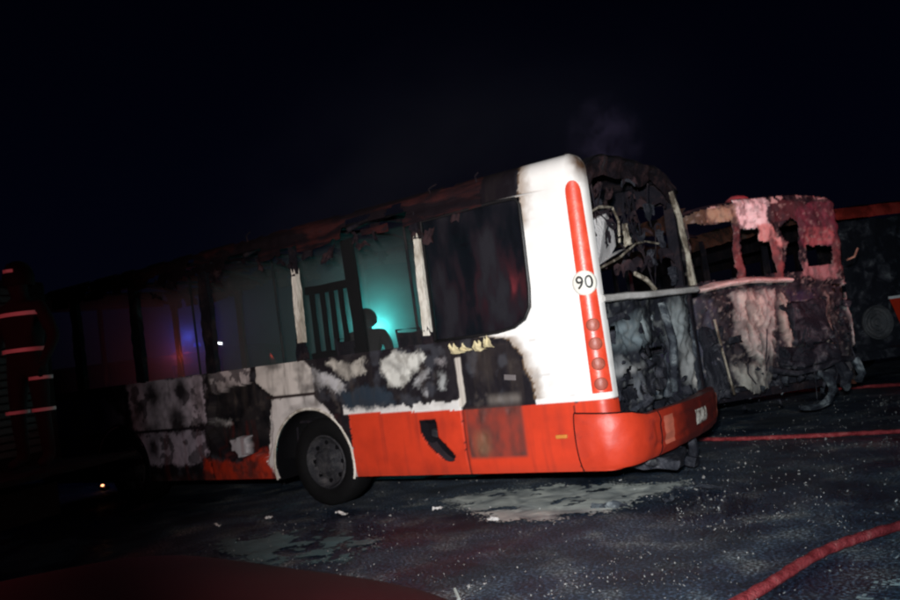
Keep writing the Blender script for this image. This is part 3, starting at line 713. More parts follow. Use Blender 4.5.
for k in range(14):
    mb=MB(); y=rng.uniform(.3,2.3); z=rng.uniform(2.5,3.0)
    mb.tube([(-.1,y,z),(-.15,y+rng.uniform(-.2,.2),z-.25),(-.1,y+rng.uniform(-.3,.3),z-rng.uniform(.3,.8))],.008,5)
    mb.build('hanging_wire',CHAR,bus,False,.04,5)
for (y,z,s) in ((1.0,2.35,.14),(1.55,2.15,.12),(2.05,1.98,.13),(1.85,2.35,.12)):
    MB().sheet(lambda u,v:(-.08+.05*math.sin(u*4),y+(u-.5)*s,z+(v-.5)*s*1.3),8,8).build('bent_scrap',POST if y<1.2 else ASHD,bus,False,.05,9)

# engine bay
def lump(name,c,d,mat,amp=.03,fr=6,rot=None,sub=5,bev=.02):
    return MB().box(c,d,rot,bev).build(name,mat,bus,False,amp,fr,sub)
lump('engine_block',(-.62,1.05,.98),(.75,.85,.62),ASHD,.05,5)
lump('radiator',(-.25,.42,1.12),(.12,.52,.75),ASHD,.03,6)
lump('cylinder_head',(-.42,1.1,1.38),(.38,.8,.14),ASH,.03,7)
lump('gearbox',(-.5,.95,.66),(.5,.6,.26),ASH,.05,7)
lump('battery_box',(-.3,1.98,.95),(.3,.5,.42),ASH,.05,6)
lump('air_filter',(-.35,1.85,1.42),(.32,.6,.34),ASH,.06,5)
mb=MB(); mb.lathe([(0,.0001),(.02,.17),(.06,.17),(.06,.15),(.03,.06),(.1,.05),(.1,.0001)],(-.16,1.42,1.02),'x',24); mb.build('pulley',ASHD,bus,False,.008,9)
mb=MB(); mb.lathe([(0,.0001),(.02,.12),(.05,.12),(.05,.0001)],(-.12,1.02,.98),'x',20); mb.build('pulley',ASHD,bus,False,.008,9)
pip=[[(-.15,.35,1.55),(-.1,.7,1.62),(-.12,1.1,1.5),(-.15,1.3,1.2)],[(-.1,.6,.75),(-.06,.95,.82),(-.1,1.35,.78),(-.2,1.7,.9)],[(-.1,1.7,1.7),(-.06,1.75,1.3),(-.1,1.72,.8)],[(-.1,.25,.72),(-.1,.7,.62),(-.12,1.3,.6),(-.1,2.0,.66)],[(-.08,2.28,1.75),(-.05,2.3,1.2),(-.05,2.27,.75)],[(-.2,.9,1.7),(-.1,1.0,1.45),(-.2,1.3,1.35)]]
for k,p in enumerate(pip):
    MB().tube(p,[.03,.022,.045,.03,.035,.05][k],8).build('pipe',ASH if k in(1,2,4) else ASHD,bus,True,.02,6)
def bay_sheet():
    st=.02; Y,Z=np.meshgrid(np.arange(.2,2.36,st),np.arange(.55,1.76,st))
    C=np.zeros(Y.shape+(4,)); C[...]=(.012,.013,.018,.85)
    def blob(cy,cz,ry,rz,col,k=1.0):
        d=np.sqrt(((Y-cy)/ry)**2+((Z-cz)/rz)**2)+1.1*(fbm(Y*5,Z*5,int(cy*50+cz*90))-.5)
        m=(np.clip(1.25-d,0,1)*k)[...,None]; C[:]=C*(1-m)+np.array(col)*m
    blob(.85,1.45,.5,.16,(.16,.2,.22,.6),.8); blob(1.15,1.5,.25,.14,(.26,.3,.31,.6),.7)
    blob(1.95,1.45,.22,.32,(.26,.29,.30,.6),.9); blob(2.15,1.05,.2,.35,(.3,.31,.31,.6),.8); blob(2.25,.85,.08,.15,(.5,.48,.45,.6),.8)
    blob(.5,1.15,.18,.1,(.2,.21,.22,.6),.7); blob(.75,.95,.15,.12,(.14,.15,.17,.6),.8); blob(.6,1.12,.3,.04,(.3,.3,.3,.6),.6); blob(1.6,1.0,.3,.3,(.035,.03,.06,.6),.9)
    gr=np.clip((fbm(Y*18,Z*18,700)-.58)*6,0,1)[...,None]*.5; C=C*(1-gr)+np.array((.16,.17,.17,.7))*gr
    n=fbm(Y*4,Z*4,710); n2=fbm(Y*14,Z*14,711)
    I=(n>.40+.12*np.clip((1.15-Z)*2,0,1))|(Y>1.75)
    V=[];F=[];c=[];ix=-np.ones(Y.shape,int)
    for j in range(Y.shape[0]-1):
        for i in range(Y.shape[1]-1):
            if I[j,i]:
                f=[]
                for q in ((j,i),(j,i+1),(j+1,i+1),(j+1,i)):
                    if ix[q]<0:
                        ix[q]=len(V); V.append((-.06-.20*abs(n[q]-.5)-.05*n2[q]-.05*math.sin(Y[q]*5),Y[q],Z[q])); c.append(C[q])
                    f.append(ix[q])
                F.append(f)
    mesh('scorched_bay_sheet',V,F,SKIN,bus,True,c)
bay_sheet()
rng=random.Random(31)
for k in range(80):
    mb=MB()
    y=rng.uniform(.2,2.3); z=rng.uniform(.50,.5+1.1*rng.random()); x=rng.uniform(-.35,-.04); s=rng.uniform(.02,.10)
    mb.box((x,y,z),(s,s*rng.uniform(.6,2),s*rng.uniform(.5,1.3)),(rng.uniform(0,3),rng.uniform(0,3),0),.004)
    mb.build('engine_debris',ASH if (z>1.0 and rng.random()<.35) else ASHD,bus,True,.03,9,1)
MB().box((-.35,1.22,.52),(.62,2.2,.05)).build('engine_cradle',ASHD,bus,False,.02,5,5)
for y in (.16,2.36): MB().box((-.1,y,1.1),(.14,.06,1.5)).build('corner_frame',CHAR,bus,False,.015,7,3)
# bumper: a deep moulded bar sweeping from the side round the rear
def bump_path(u):
    # plan outline from the side seam to the far end, (x,y)
    P=[(-.34,-.012),(-.2,-.02),(-.06,.0),(.06,.09),(.13,.25),(.17,.55),(.19,1.0),(.19,1.5),(.16,1.95),(.10,2.25),(.02,2.42)]
    f=u*(len(P)-1); i=min(int(f),len(P)-2); t=f-i
    g=lambda k:Vector(P[max(0,min(len(P)-1,k))])
    p0,p1,p2,p3=g(i-1),g(i),g(i+1),g(i+2)
    return .5*((2*p1)+(-p0+p2)*t+(2*p0-5*p1+4*p2-p3)*t*t+(-p0+3*p1-3*p2+p3)*t**3)
def bump(u,v):
    p=bump_path(u); q=bump_path(min(1,u+.01)); q0=bump_path(max(0,u-.01)); t=(q-q0).normalized(); n=Vector((t.y,-t.x))
    zt=float(np.interp(u,[0,.3,.36,.45,1],[.83,.80,.79,.74,.76])); zb=float(np.interp(u,[0,.35,1],[.335,.345,.40]))
    z=zb+(zt-zb)*v; bul=.03*math.sin(v*PI)**.6-.04*(1-v)**3
    if .47<u<.95: bul-=.012*(.25<v<.8)
    bul+=.006*mnoise.noise(Vector((u*14,v*4,8)))
    if u>.5: bul+=.012*mnoise.noise(Vector((u*20,v*6,1)))
    return (p.x+n.x*bul,p.y+n.y*bul,z)
BMP=charmat('bumper_red',[(.0,(.36,.02,.01)),(.5,(.56,.042,.015)),(.62,(.50,.04,.018)),(.75,(.16,.02,.016))],2.5,.46,bump=.10)
def shade_end(m,axis,a,b,col,amt):
    """shade painted into the colour of one end of the part, broken by noise"""
    nt=m.node_tree; bs=nt.nodes['Principled BSDF']; src=bs.inputs['Base Color'].links[0].from_socket
    tc=N(nt,'ShaderNodeTexCoord'); sx=N(nt,'ShaderNodeSeparateXYZ'); nt.links.new(tc.outputs['Object'],sx.inputs[0])
    mr=N(nt,'ShaderNodeMapRange'); mr.inputs[1].default_value=a; mr.inputs[2].default_value=b; mr.inputs[3].default_value=-.25; mr.inputs[4].default_value=.55
    nt.links.new(sx.outputs[axis],mr.inputs[0])
    n=N(nt,'ShaderNodeTexNoise'); n.inputs['Scale'].default_value=3.5; n.inputs['Detail'].default_value=8; nt.links.new(tc.outputs['Object'],n.inputs['Vector'])
    ad=N(nt,'ShaderNodeMath',operation='ADD'); nt.links.new(mr.outputs[0],ad.inputs[0]); nt.links.new(n.outputs['Fac'],ad.inputs[1])
    m2=N(nt,'ShaderNodeMapRange'); m2.inputs[1].default_value=.45; m2.inputs[2].default_value=1.0; m2.inputs[3].default_value=0; m2.inputs[4].default_value=amt; nt.links.new(ad.outputs[0],m2.inputs[0])
    mx=N(nt,'ShaderNodeMix',data_type='RGBA'); mx.inputs[7].default_value=(*col,1); nt.links.new(m2.outputs[0],mx.inputs[0]); nt.links.new(src,mx.inputs[6]); nt.links.new(mx.outputs[2],bs.inputs['Base Color'])
shade_end(BMP,1,.0,1.3,(.04,.007,.007),.9)  # weaker light on the bumper's far end painted in as darkening
mb=MB(); mb.sheet(bump,110,22); mb.sheet(lambda u,v:Vector(bump(u,1))+Vector((-.16*v*min(1,u*3),.0+.1*v*(u<.3)*(1-u*3),-.02*v)),110,3)
bp=mb.build('bumper',BMP,bus,True)
for q in (0,):
    MB().tube([Vector(bump(.5,v/10))+Vector((.003,0,0)) for v in range(11)],.006,5).build('seam',VOID,bp)
    MB().tube([Vector(bump(0,v/10))+Vector((-.004,-.002,0)) for v in range(11)],.006,5).build('seam',VOID,bp)
mb=MB(); mb.tube([Vector(bump(u/30*.40,1))+Vector((0,0,.004)) for u in range(31)],.007,5)
mb.build('seam',VOID,bp)
# pale vertical strips and small scorched plate on the bumper
for (u0,u1,v0,v1) in ((.515,.56,.22,.86),(.86,.885,.2,.9)):
    MB().sheet(lambda a,b:Vector(bump(u0+(u1-u0)*a,v0+(v1-v0)*b))+Vector((.006,0,0)),6,8).build('pale_strip',pmat('pale_red_strip',(.6,.16,.10),.3,bump=.1),bp)
def plate(a,b): return Vector(bump(.665+.065*a,.36+.36*b))+Vector((.014,0,0))
MB().sheet(plate,10,8).build('plate',charmat('scorched_plate',[(.0,(.04,.03,.03)),(.42,(.2,.16,.14)),(.5,(.6,.56,.5)),(.8,(.7,.66,.6))],16,.5),bp,False,.004,12)
# tow post and mud flap hanging under the tail
mb=MB(); mb.tube([(.02,1.62,.42),(.05,1.6,.25),(.03,1.58,.12)],.05,8); mb.box((.02,1.58,.13),(.12,.16,.10),(0,.2,.1),.02); mb.build('tow_hook',ASHD,bus,False,.012,9,1)
mb=MB(); mb.box((-.1,1.0,.27),(.5,.5,.10),(.1,.1,.2),.03); mb.tube([(.0,.6,.3),(.02,.9,.22),(-.05,1.3,.24),(-.1,1.6,.3)],.03,8); mb.build('sagging_exhaust',ASHD,bus,False,.03,6,2)
mb=MB(); mb.box((-5,1.22,.36),(7.6,.9,.12)); mb.tube([(-3.47,.2,.47),(-3.47,2.3,.47)],.07,8); mb.tube([(-7.0,.2,.47),(-7.0,2.3,.47)],.05,8); mb.build('chassis',VOID,bus)

# ---------------------------------------------------------------- BUS TWO: a gutted shell, its rear towards us
def local(name,label,cat,origin,ang,group=None):
    return thing(name,label,cat,origin,ang,group)
# local frame: +x runs along the rear face (left to right seen from behind), +y runs forward, away from the viewer
PINK=charmat('blistered_red_paint',[(.0,(.05,.015,.02)),(.4,(.22,.05,.06)),(.52,(.42,.14,.14)),(.65,(.5,.3,.27)),(.85,(.15,.05,.06))],4,.5)
WHT2=charmat('peeled_white_roof',[(.0,(.12,.08,.08)),(.38,(.45,.38,.36)),(.5,(.72,.66,.64)),(.8,(.78,.74,.72))],3.5,.5,bump=.25)
YEL2=charmat('yellowed_rail',[(.0,(.02,.016,.014)),(.42,(.07,.05,.04)),(.53,(.3,.22,.15)),(.64,(.5,.4,.28)),(.9,(.2,.1,.08))],6,.6)
b2=local('gutted_bus','gutted bus shell with pale ash streaks and torn tail, behind the numbered bus','bus',(-.53,3.86,0),math.atan2(.809,.588))
def P2(n,mb,mat,sm=False,cr=.0,fr=6,sub=0): return mb.build(n,mat,b2,sm,cr,fr,sub)
# one burnt rear wall with torn openings
def shell2():
    st=.018; X,Z=np.meshgrid(np.arange(0.0,2.47,st),np.arange(.12,3.02,st))
    n=fbm(X*4,Z*4,900); n2=fbm(X*13,Z*13,901); n3=fbm(X*3,Z*9,902)
    wx=X+.12*(fbm(X*5,Z*5,903)-.5)+.04*(n2-.5); wz=Z+.12*(fbm(X*5,Z*5,904)-.5)+.04*(fbm(X*13,Z*13,905)-.5)
    C=np.zeros(X.shape+(4,)); C[...]=(.010,.010,.014,.85)
    g=(np.clip((n-.55)*6,0,1)*.8)[...,None]; C=C*(1-g)+np.array((.05,.045,.055,.7))*g
    def reg(poly,col,k=1.0,soft=.06):
        m=sum(inpoly(wx+soft*(fbm(X*7,Z*7,910+q)-.5)*2,wz+soft*(fbm(X*7,Z*7,930+q)-.5)*2,poly).astype(float) for q in range(4))/4*k
        m=m[...,None]; C[:]=C*(1-m)+np.array(col)*m
    # upper band
    reg([(0,2.66),(.8,2.66),(.8,2.98),(0,2.95)],(.10,.075,.05,.7)); reg([(.35,2.68),(.8,2.62),(.85,2.86),(.4,2.84)],(.42,.34,.22,.6),.8)
    reg([(.80,2.55),(1.28,2.55),(1.34,2.93),(.80,2.95)],(.86,.82,.80,.5)); reg([(1.08,2.58),(1.28,2.58),(1.52,2.30),(1.40,2.24),(1.12,2.34)],(.62,.34,.31,.5))
    reg([(1.35,2.6),(1.85,2.6),(1.9,2.84),(1.35,2.88)],(.07,.03,.035,.7))
    reg([(1.75,2.24),(2.42,2.2),(2.42,2.75),(2.15,2.84),(1.72,2.72)],(.13,.04,.06,.5)); reg([(1.78,2.24),(2.2,2.24),(2.3,2.44),(1.84,2.5)],(.40,.14,.14,.5),.7); reg([(1.9,2.55),(2.1,2.5),(2.15,2.7),(1.95,2.75)],(.07,.03,.045,.5),.7)
    reg([(2.18,1.85),(2.45,1.85),(2.45,2.3),(2.2,2.3)],(.22,.09,.09,.6),.8); reg([(1.68,1.84),(2.25,1.78),(2.25,1.98),(1.72,2.05)],(.42,.24,.24,.6),.8)
    reg([(.66,1.86),(.82,1.86),(.82,2.6),(.70,2.6)],(.18,.06,.06,.6)); reg([(1.25,1.86),(1.38,1.86),(1.38,2.4),(1.27,2.4)],(.22,.07,.07,.6))
    # lower body
    reg([(.60,1.78),(1.24,1.74),(1.20,1.2),(1.02,.75),(.72,.95),(.55,1.3)],(.46,.43,.39,.6),1,.10); reg([(.66,1.72),(.98,1.72),(.98,1.3),(.70,1.25)],(.56,.50,.43,.6),.7)
    reg([(1.27,1.66),(1.38,1.66),(1.42,.95),(1.30,.9)],(.46,.42,.36,.6),.9); reg([(2.0,1.66),(2.12,1.6),(2.02,.9),(1.95,.9)],(.3,.22,.18,.6),.8)
    reg([(2.34,1.72),(2.47,1.72),(2.47,1.1),(2.36,.85)],(.8,.74,.68,.6),1); reg([(.45,.85),(1.0,.8),(1.05,.5),(.55,.45)],(.36,.35,.31,.6),.8,.12)
    reg([(0,1.75),(.3,1.7),(.35,.8),(0,.6)],(.05,.05,.075,.6),.8); reg([(1.45,1.7),(1.95,1.7),(1.9,1.2),(1.5,1.2)],(.035,.028,.06,.6),.8); reg([(1.5,.75),(2.3,.8),(2.3,.55),(1.6,.5)],(.14,.13,.14,.6),.7,.12)
    vs=(np.clip((fbm(X*13,Z*1.4,945)-.47)*4,0,1)*np.clip((1.8-Z)*6,0,1)*.85)[...,None]; C=C*(1-vs)+np.array((.03,.028,.034,.75))*vs
    vs=(np.clip((fbm(X*8,Z*8,947)-.55)*5,0,1)*np.clip((Z-1.85)*6,0,1)*.75)[...,None]; C=C*(1-vs)+np.array((.035,.02,.025,.7))*vs
    hl=((np.abs(X-2.44)<.025)&(Z>.9)&(fbm(Z*5,Z*0,948)>.42))|((Z>2.84)&(fbm(X*7,Z*7,949)>.58)); hl=(hl*.8)[...,None]; C=C*(1-hl)+np.array((.6,.5,.46,.6))*hl  # edge highlights painted pale on the right rim and along the top
    sp=(np.clip((fbm(X*22,Z*22,950)-.60)*8,0,1)*.6)[...,None]; C=C*(1-sp)+np.array((.30,.27,.24,.7))*sp
    fb=(np.clip((fbm(X*19,Z*9,957)-.48)*7,0,1)*.55)[...,None]; C=C*(1-fb)+np.array((.05,.046,.05,.75))*fb
    bl=(np.clip((fbm(X*6,Z*4,955)-.52)*5,0,1)*.7*np.clip(1.9-Z,0,1))[...,None]; C=C*(1-bl)+np.array((.02,.018,.02,.8))*bl
    # openings
    op=np.zeros(X.shape,bool)
    for p in ([(.06,1.92),(.66,1.92),(.70,2.66),(.3,2.62),(.06,2.68)],[(.80,1.92),(1.26,1.92),(1.27,2.34),(1.10,2.36),(1.08,2.52),(.82,2.55)],[(1.37,1.92),(1.72,1.92),(1.68,2.1),(1.74,2.55),(1.62,2.62),(1.42,2.5),(1.52,2.3)],[(1.82,1.98),(2.19,1.97),(2.20,2.20),(1.80,2.25)]): op|=inpoly(X+.03*(n2-.5),Z+.05*(n2-.5),p)
    low=.30+.42*(1-fbm(X*2.2,Z*0+3,960)*1.1)+.10*(n2-.5)+np.interp(X,[0,.5,.8,1.2,1.5,1.9,2.3],[.25,.15,-.05,.25,.22,.1,.0])
    top=2.96-.16*np.clip(np.abs(X-1.2)/1.2,0,1)**4-.04*fbm(X*6,X*0,970)-.06*(X<.8)
    tear=(fbm(X*3.4,Z*3.4,980)>.63)&(Z<1.7)&(X>1.4)
    I=~op&(Z>low)&(Z<top)&~tear
    D=-.05*(n-.5)*2-.05*(n2-.5)-(Z<1.75)*.10*np.clip(1-C[...,0]*3,0,1)*fbm(X*7,Z*7,990)
    V=[];F=[];c=[];ix=-np.ones(X.shape,int)
    for j in range(X.shape[0]-1):
        for i in range(X.shape[1]-1):
            if I[j,i]:
                f=[]
                for q in ((j,i),(j,i+1),(j+1,i+1),(j+1,i)):
                    if ix[q]<0:
                        x,z=X[q],Z[q]; cy=0
                        e=min(x,2.45-x)
                        if e<.15: cy=.15-math.sqrt(max(0,.15**2-(.15-e)**2))
                        if z>2.8: cy+=(z-2.8)**2*3
                        ix[q]=len(V); V.append((x,cy-D[q]*1.0,z)); c.append(C[q])
                    f.append(ix[q])
                F.append(f)
    o=mesh('rear_wall',V,F,SKIN,b2,True,c); m=o.modifiers.new('t','SOLIDIFY'); m.thickness=.012
shell2()
mb=MB(); mb.lathe([(0,.15),(.03,.14),(.06,.10),(.07,.0001)],(1.12,.35,2.96),'z',16); P2('roof_vent',mb,pmat('scorched_vent',(.35,.07,.08),.5),True,.02,6)
mb=MB(); mb.tube([(2.42,-.02,2.0),(2.52,-.06,2.03),(2.60,-.06,2.14)],.014,6); P2('mirror_bracket',mb,YEL2)
# ledge
LED=charmat('scraped_ledge',[(.0,(.15,.08,.07)),(.42,(.4,.26,.22)),(.52,(.72,.6,.55)),(.8,(.6,.4,.34))],3,.4,bump=.15)
mb=MB(); mb.sheet(lambda u,v:(.02+1.42*u,-.07+.10*math.sin(v*PI)*-1+.1*v,1.79+.09*v+.05*math.sin(u*PI)),40,6); P2('ledge',mb,LED,True,.012,6)
mb=MB(); mb.sheet(lambda u,v:(.05+2.33*u,.35+.12*mnoise.noise(Vector((u*5,v*3,2))),.45+1.3*v),50,28); P2('engine_bulkhead',mb,ASHD,True,.08,4)
mb=MB(); mb.tube([(.22,-.03,1.45),(.28,-.05,.95),(.36,-.04,.5)],[.02,.014,.02],6); P2('pipe',mb,POST,True,.02,5)
mb=MB(); mb.box((1.7,.12,1.25),(.62,.3,.55),bev=.04); P2('engine_block',mb,ASHD,False,.07,5,6)
mb=MB(); mb.box((1.6,.05,.82),(.9,.3,.24),(0,.05,0),.04); P2('gearbox',mb,ASHD,False,.07,6,6)
mb=MB(); mb.box((.20,.1,.9),(.3,.2,.9),bev=.03); P2('radiator',mb,ASHD,False,.06,6,6)
mb=MB(); mb.tube([(.95,-.05,.72),(1.3,-.08,.62),(1.7,-.1,.66),(2.0,-.08,.72),(2.3,-.02,.70)],[.05,.04,.04,.05,.04],8); P2('bent_beam',mb,ASHD,False,.03,6)
mb=MB(); mb.tube([(1.62,-.08,.62),(1.78,-.1,.5),(1.80,-.1,.36),(1.70,-.09,.20),(1.45,-.09,.15),(1.25,-.09,.19)],[.05,.06,.055,.05,.04,.035],8); P2('bent_bracket',mb,ASH,False,.035,8,1)
mb=MB(); mb.tube([(2.0,-.05,.74),(2.08,-.07,.5),(2.05,-.06,.36)],[.05,.07,.06],8); P2('bent_bracket',mb,ASHD,False,.035,8,1)
mb=MB(); mb.tube([(2.30,-.02,.70),(2.36,-.04,.5),(2.3,-.03,.40)],[.07,.06,.05],8); P2('bent_bracket',mb,ASH,False,.04,8,1)
rng=random.Random(77)
for k in range(90):
    mb=MB()
    x=rng.uniform(.1,2.4); z=rng.uniform(.3,1.65); s=rng.uniform(.015,.085)
    mb.box((x,rng.uniform(-.1,.12),z),(s,s,s*rng.uniform(.4,1.8)),(rng.uniform(0,3),rng.uniform(0,3),rng.uniform(0,3)),.003)
    if .55<x<1.3 and z>.8: continue
    P2('engine_debris',mb,ASH if rng.random()<.3 else ASHD,True,.03,13,1)
rng=random.Random(78)
for k in range(16):
    mb=MB()
    x=rng.uniform(.1,2.3); z=rng.uniform(.7,1.7); L=rng.uniform(.15,.5)
    mb.tube([(x,-.08,z),(x+rng.uniform(-.08,.08),-.1,z-L*.5),(x+rng.uniform(-.12,.12),-.06,z-L)],rng.uniform(.004,.011),5)
    P2('hanging_wire',mb,ASHD,False,.03,5)
# long body behind
for s,nm in ((0.02,'side_panel'),(2.38,'side_panel')):
    mb=MB(); mb.sheet(lambda u,v:(s+.02*mnoise.noise(Vector((u*20,v*3,s))),.1+9.2*u,.35+1.35*v+(.05*mnoise.noise(Vector((u*30,1,s))) if v==1 else 0)),90,10); P2(nm,mb,RUST,True)
    mb=MB(); mb.sheet(lambda u,v:(s+(.12*v*v if s<1 else -.12*v*v),.1+9.2*u,2.66+.24*v-.05*math.sin(u*5)),90,4); P2('roof_rail',mb,RUST,True,.03,4)
    for y in (1.5,3.0,4.5,6.0,7.5,9.2):
        mb=MB(); mb.box((s,y,2.2),(.05,.1,1.1)); P2('pillar',mb,CHAR,False,.015,8,3)
for y in (.3,1.5,3.0,4.5,6.0,7.5,9.2):
    pts=[(.1+2.2*t/12,y,2.82+.12*(1-abs(t/6-1)**3)-.05*math.sin(y)) for t in range(13)]
    mb=MB(); mb.tube(pts,.025,6); P2('roof_bow',mb,CHAR,True)
mb=MB(); mb.box((1.2,4.8,.42),(2.3,9,.1)); P2('floor',mb,CHAR)
mb=MB(); mb.sheet(lambda u,v:(.05+2.33*u,9.3,.35+1.3*v),6,6); P2('front_panel',mb,CHAR)
for x,f in ((.1,-1),(2.3,1)):
    for y in (3.0,8.2):
        w=wheel(0,0,-1,b2); w.location=(x,y,.475); w.rotation_euler=(0,0,-PI/2 if f<0 else PI/2)

# ---------------------------------------------------------------- BUS THREE: dark, red roofed, at the right edge
b3=local('sooted_bus','sooted bus with red roof edge and round engine fan, beyond the gutted shell','bus',(-.02,9.35,0),math.atan2(.72,.70))
def P3(n,mb,mat,sm=False,cr=.0,fr=6,sub=0): return mb.build(n,mat,b3,sm,cr,fr,sub)
mb=MB(); mb.sheet(lambda u,v:(.05+2.4*u,-.02+.06*v*v,2.86+.2*v),40,5); P3('roof_edge',mb,charmat('sooted_red_roof',[(.0,(.05,.008,.006)),(.42,(.2,.02,.014)),(.55,(.45,.04,.03)),(.8,(.5,.08,.05))],2.5,.5),True,.01,3)
mb=MB(); mb.sheet(lambda u,v:(.05+2.4*u,.3+.03*mnoise.noise(Vector((u*5,v*5,0))),.45+2.4*v),30,30); P3('engine_bulkhead',mb,ASHD,True,.03,5)
mb=MB(); mb.lathe([(0,.30),(-.04,.30),(-.05,.285),(-.02,.27),(0,.265)],(.80,.06,1.0),'y',36)
mb.lathe([(0,.265),(.03,.22),(.01,.20),(.03,.16),(.0,.14),(.03,.10),(.02,.06)],(.80,.06,1.0),'y',36)
mb.lathe([(-.03,.0001),(-.03,.06),(.02,.07)],(.80,.04,1.0),'y',16)
P3('engine_fan',mb,charmat('dusty_fan',[(.0,(.03,.03,.035)),(.5,(.08,.08,.085)),(.8,(.16,.15,.15))],6,.7))
mb=MB(); mb.sheet(lambda u,v:(1.03+1.35*u+.22*(1-v),-.03,.72+.66*v),12,8); rp=P3('engine_cover',mb,REDP,False,.01,3)
mb=MB(); mb.box((1.75,-.045,1.40),(1.46,.03,.045)); mb.build('white_trim',WHITE,rp)
mb=MB(); mb.box((1.22,.0,.45),(2.3,.12,.16),bev=.03); P3('bumper',mb,ASHD,False,.02,5,3)
for x in (.07,2.4):
    mb=MB(); mb.box((x,.1,1.65),(.1,.3,2.4),bev=.02); P3('corner_post',mb,CHAR,False,.01,5,3)
    mb=MB(); mb.sheet(lambda u,v:(x,.2+8.8*u,.4+1.2*v),10,4); mb.sheet(lambda u,v:(x,.2+8.8*u,2.65+.3*v),10,3)
    for k in range(7): mb.box((x,.3+k*1.45,2.1),(.05,.12,1.15))
    P3('side_panel',mb,CHAR,False)
mb=MB(); mb.sheet(lambda u,v:(.05+2.4*u,.1+8.9*v,3.04+.05*math.sin(u*PI)),12,16); P3('roof',mb,CHAR,True,.03,2)
mb=MB(); mb.sheet(lambda u,v:(.05+2.4*u,9.0,.4+2.6*v),4,4); mb.box((1.2,4.6,.5),(2.3,8.6,.1)); P3('front_panel',mb,CHAR)
for x,f in ((.15,-1),(2.35,1)):
    for y in (2.7,7.6):
        w=wheel(0,0,-1,b3); w.location=(x,y,.475); w.rotation_euler=(0,0,-PI/2 if f<0 else PI/2)

# ---------------------------------------------------------------- hoses
HOSE=charmat('wet_red_hose',[(.0,(.05,.015,.016)),(.4,(.20,.022,.026)),(.55,(.34,.05,.055)),(.75,(.42,.13,.12))],11,.5,bump=.8)
def smooth_pts(P,n=10):
    out=[]
    P=[Vector(p) for p in P]
    for i in range(len(P)-1):
        p0=P[max(0,i-1)];p1=P[i];p2=P[i+1];p3=P[min(len(P)-1,i+2)]
        for k in range(n):
            t=k/n; out.append(.5*((2*p1)+(-p0+p2)*t+(2*p0-5*p1+4*p2-p3)*t*t+(-p0+3*p1-3*p2+p3)*t**3))
    out.append(P[-1]); return out
def hose(P,r,name,label,wob=.0,flat=1.0):
    pts=smooth_pts(P,14)
    pts=[p+Vector((wob*mnoise.noise(p*1.3),wob*mnoise.noise(p*1.3+Vector((5,5,5))),0)) for p in pts]
    mb=MB(); mb.tube(pts,[r*(1+.05*math.sin(i*.9)) for i in range(len(pts))],12)
    mb.V=[(v[0],v[1],(.034+(v[2]-.034)*.8) if v[2]<.2 else v[2]) for v in mb.V]
    o=mb.build(name,HOSE,None,True,.004,14); tag(o,label,'hose',None)
    return o
hose([(1.2,-4.2,.04),(1.36,-3.2,.04),(1.57,-2.22,.04),(1.66,-1.79,.04),(1.73,-1.45,.04),(1.82,-1.1,.04),(1.94,-.81,.04),(2.12,-.5,.04),(2.5,-.05,.04),(3.3,.5,.04),(5.5,1.2,.04),(9,1.5,.04)],.036,'fire_hose','thick red fire hose curving over the glass strewn asphalt in front',.02)
hose([(-1.2,3.6,.035),(-.67,3.60,.035),(-.11,3.50,.035),(.58,3.48,.035),(1.19,3.52,.035),(1.58,3.53,.035),(3,3.5,.035),(6,3.2,.035),(10,2.2,.035)],.03,'fire_hose','red fire hose lying straight across the ground before the gutted shell',.05)
hose([(-1.5,8.7,.035),(-.6,8.6,.035),(.5,8.55,.035),(1.5,8.4,.035),(3,8.3,.035),(8,7.5,.035)],.035,'fire_hose','far red hose on dark ground in front of the red roofed bus',.04)

# loose debris on the ground
def debris(x,y,sx,sy,label,mat,seed,h=.03):
    mb=MB(); mb.sheet(lambda u,v:(x+(u-.5)*sx,y+(v-.5)*sy,.012+h*(.5+mnoise.noise(Vector((u*2.2,v*2.2,seed))))),9,7)
    o=mb.build('scrap_piece',mat,None,False,.02,8); tag(o,label,'debris','scraps of burnt wreckage on the ground')
PLS=pmat('pale_scrap',(.6,.58,.56),.4,bump=.4)
debris(-1.03,-.42,.10,.05,'small bright scrap at the front edge of the pale ash patch',PLS,1)
debris(-1.88,-.08,.12,.04,'thin bright scrap left of the pale ash patch',PLS,2)
debris(-2.92,-.30,.16,.04,'pale flat scrap on the ground below the rear wheel',PLS,3)
debris(-3.75,-.5,.10,.04,'pale chip on dark ground left of the rear wheel',PLS,4)
debris(-4.15,-.85,.10,.03,'faint chip farthest left on the lit ground',PLS,5)
debris(-.16,.05,.34,.06,'twisted grey strip lying under the bumper corner',ASH,6,.05)
debris(.35,.75,.42,.07,'long grey strip on the ground right of the bumper',ASH,7,.04)
debris(.28,.30,.10,.09,'crumpled grey lump on asphalt below the bumper end',ASH,8,.07)

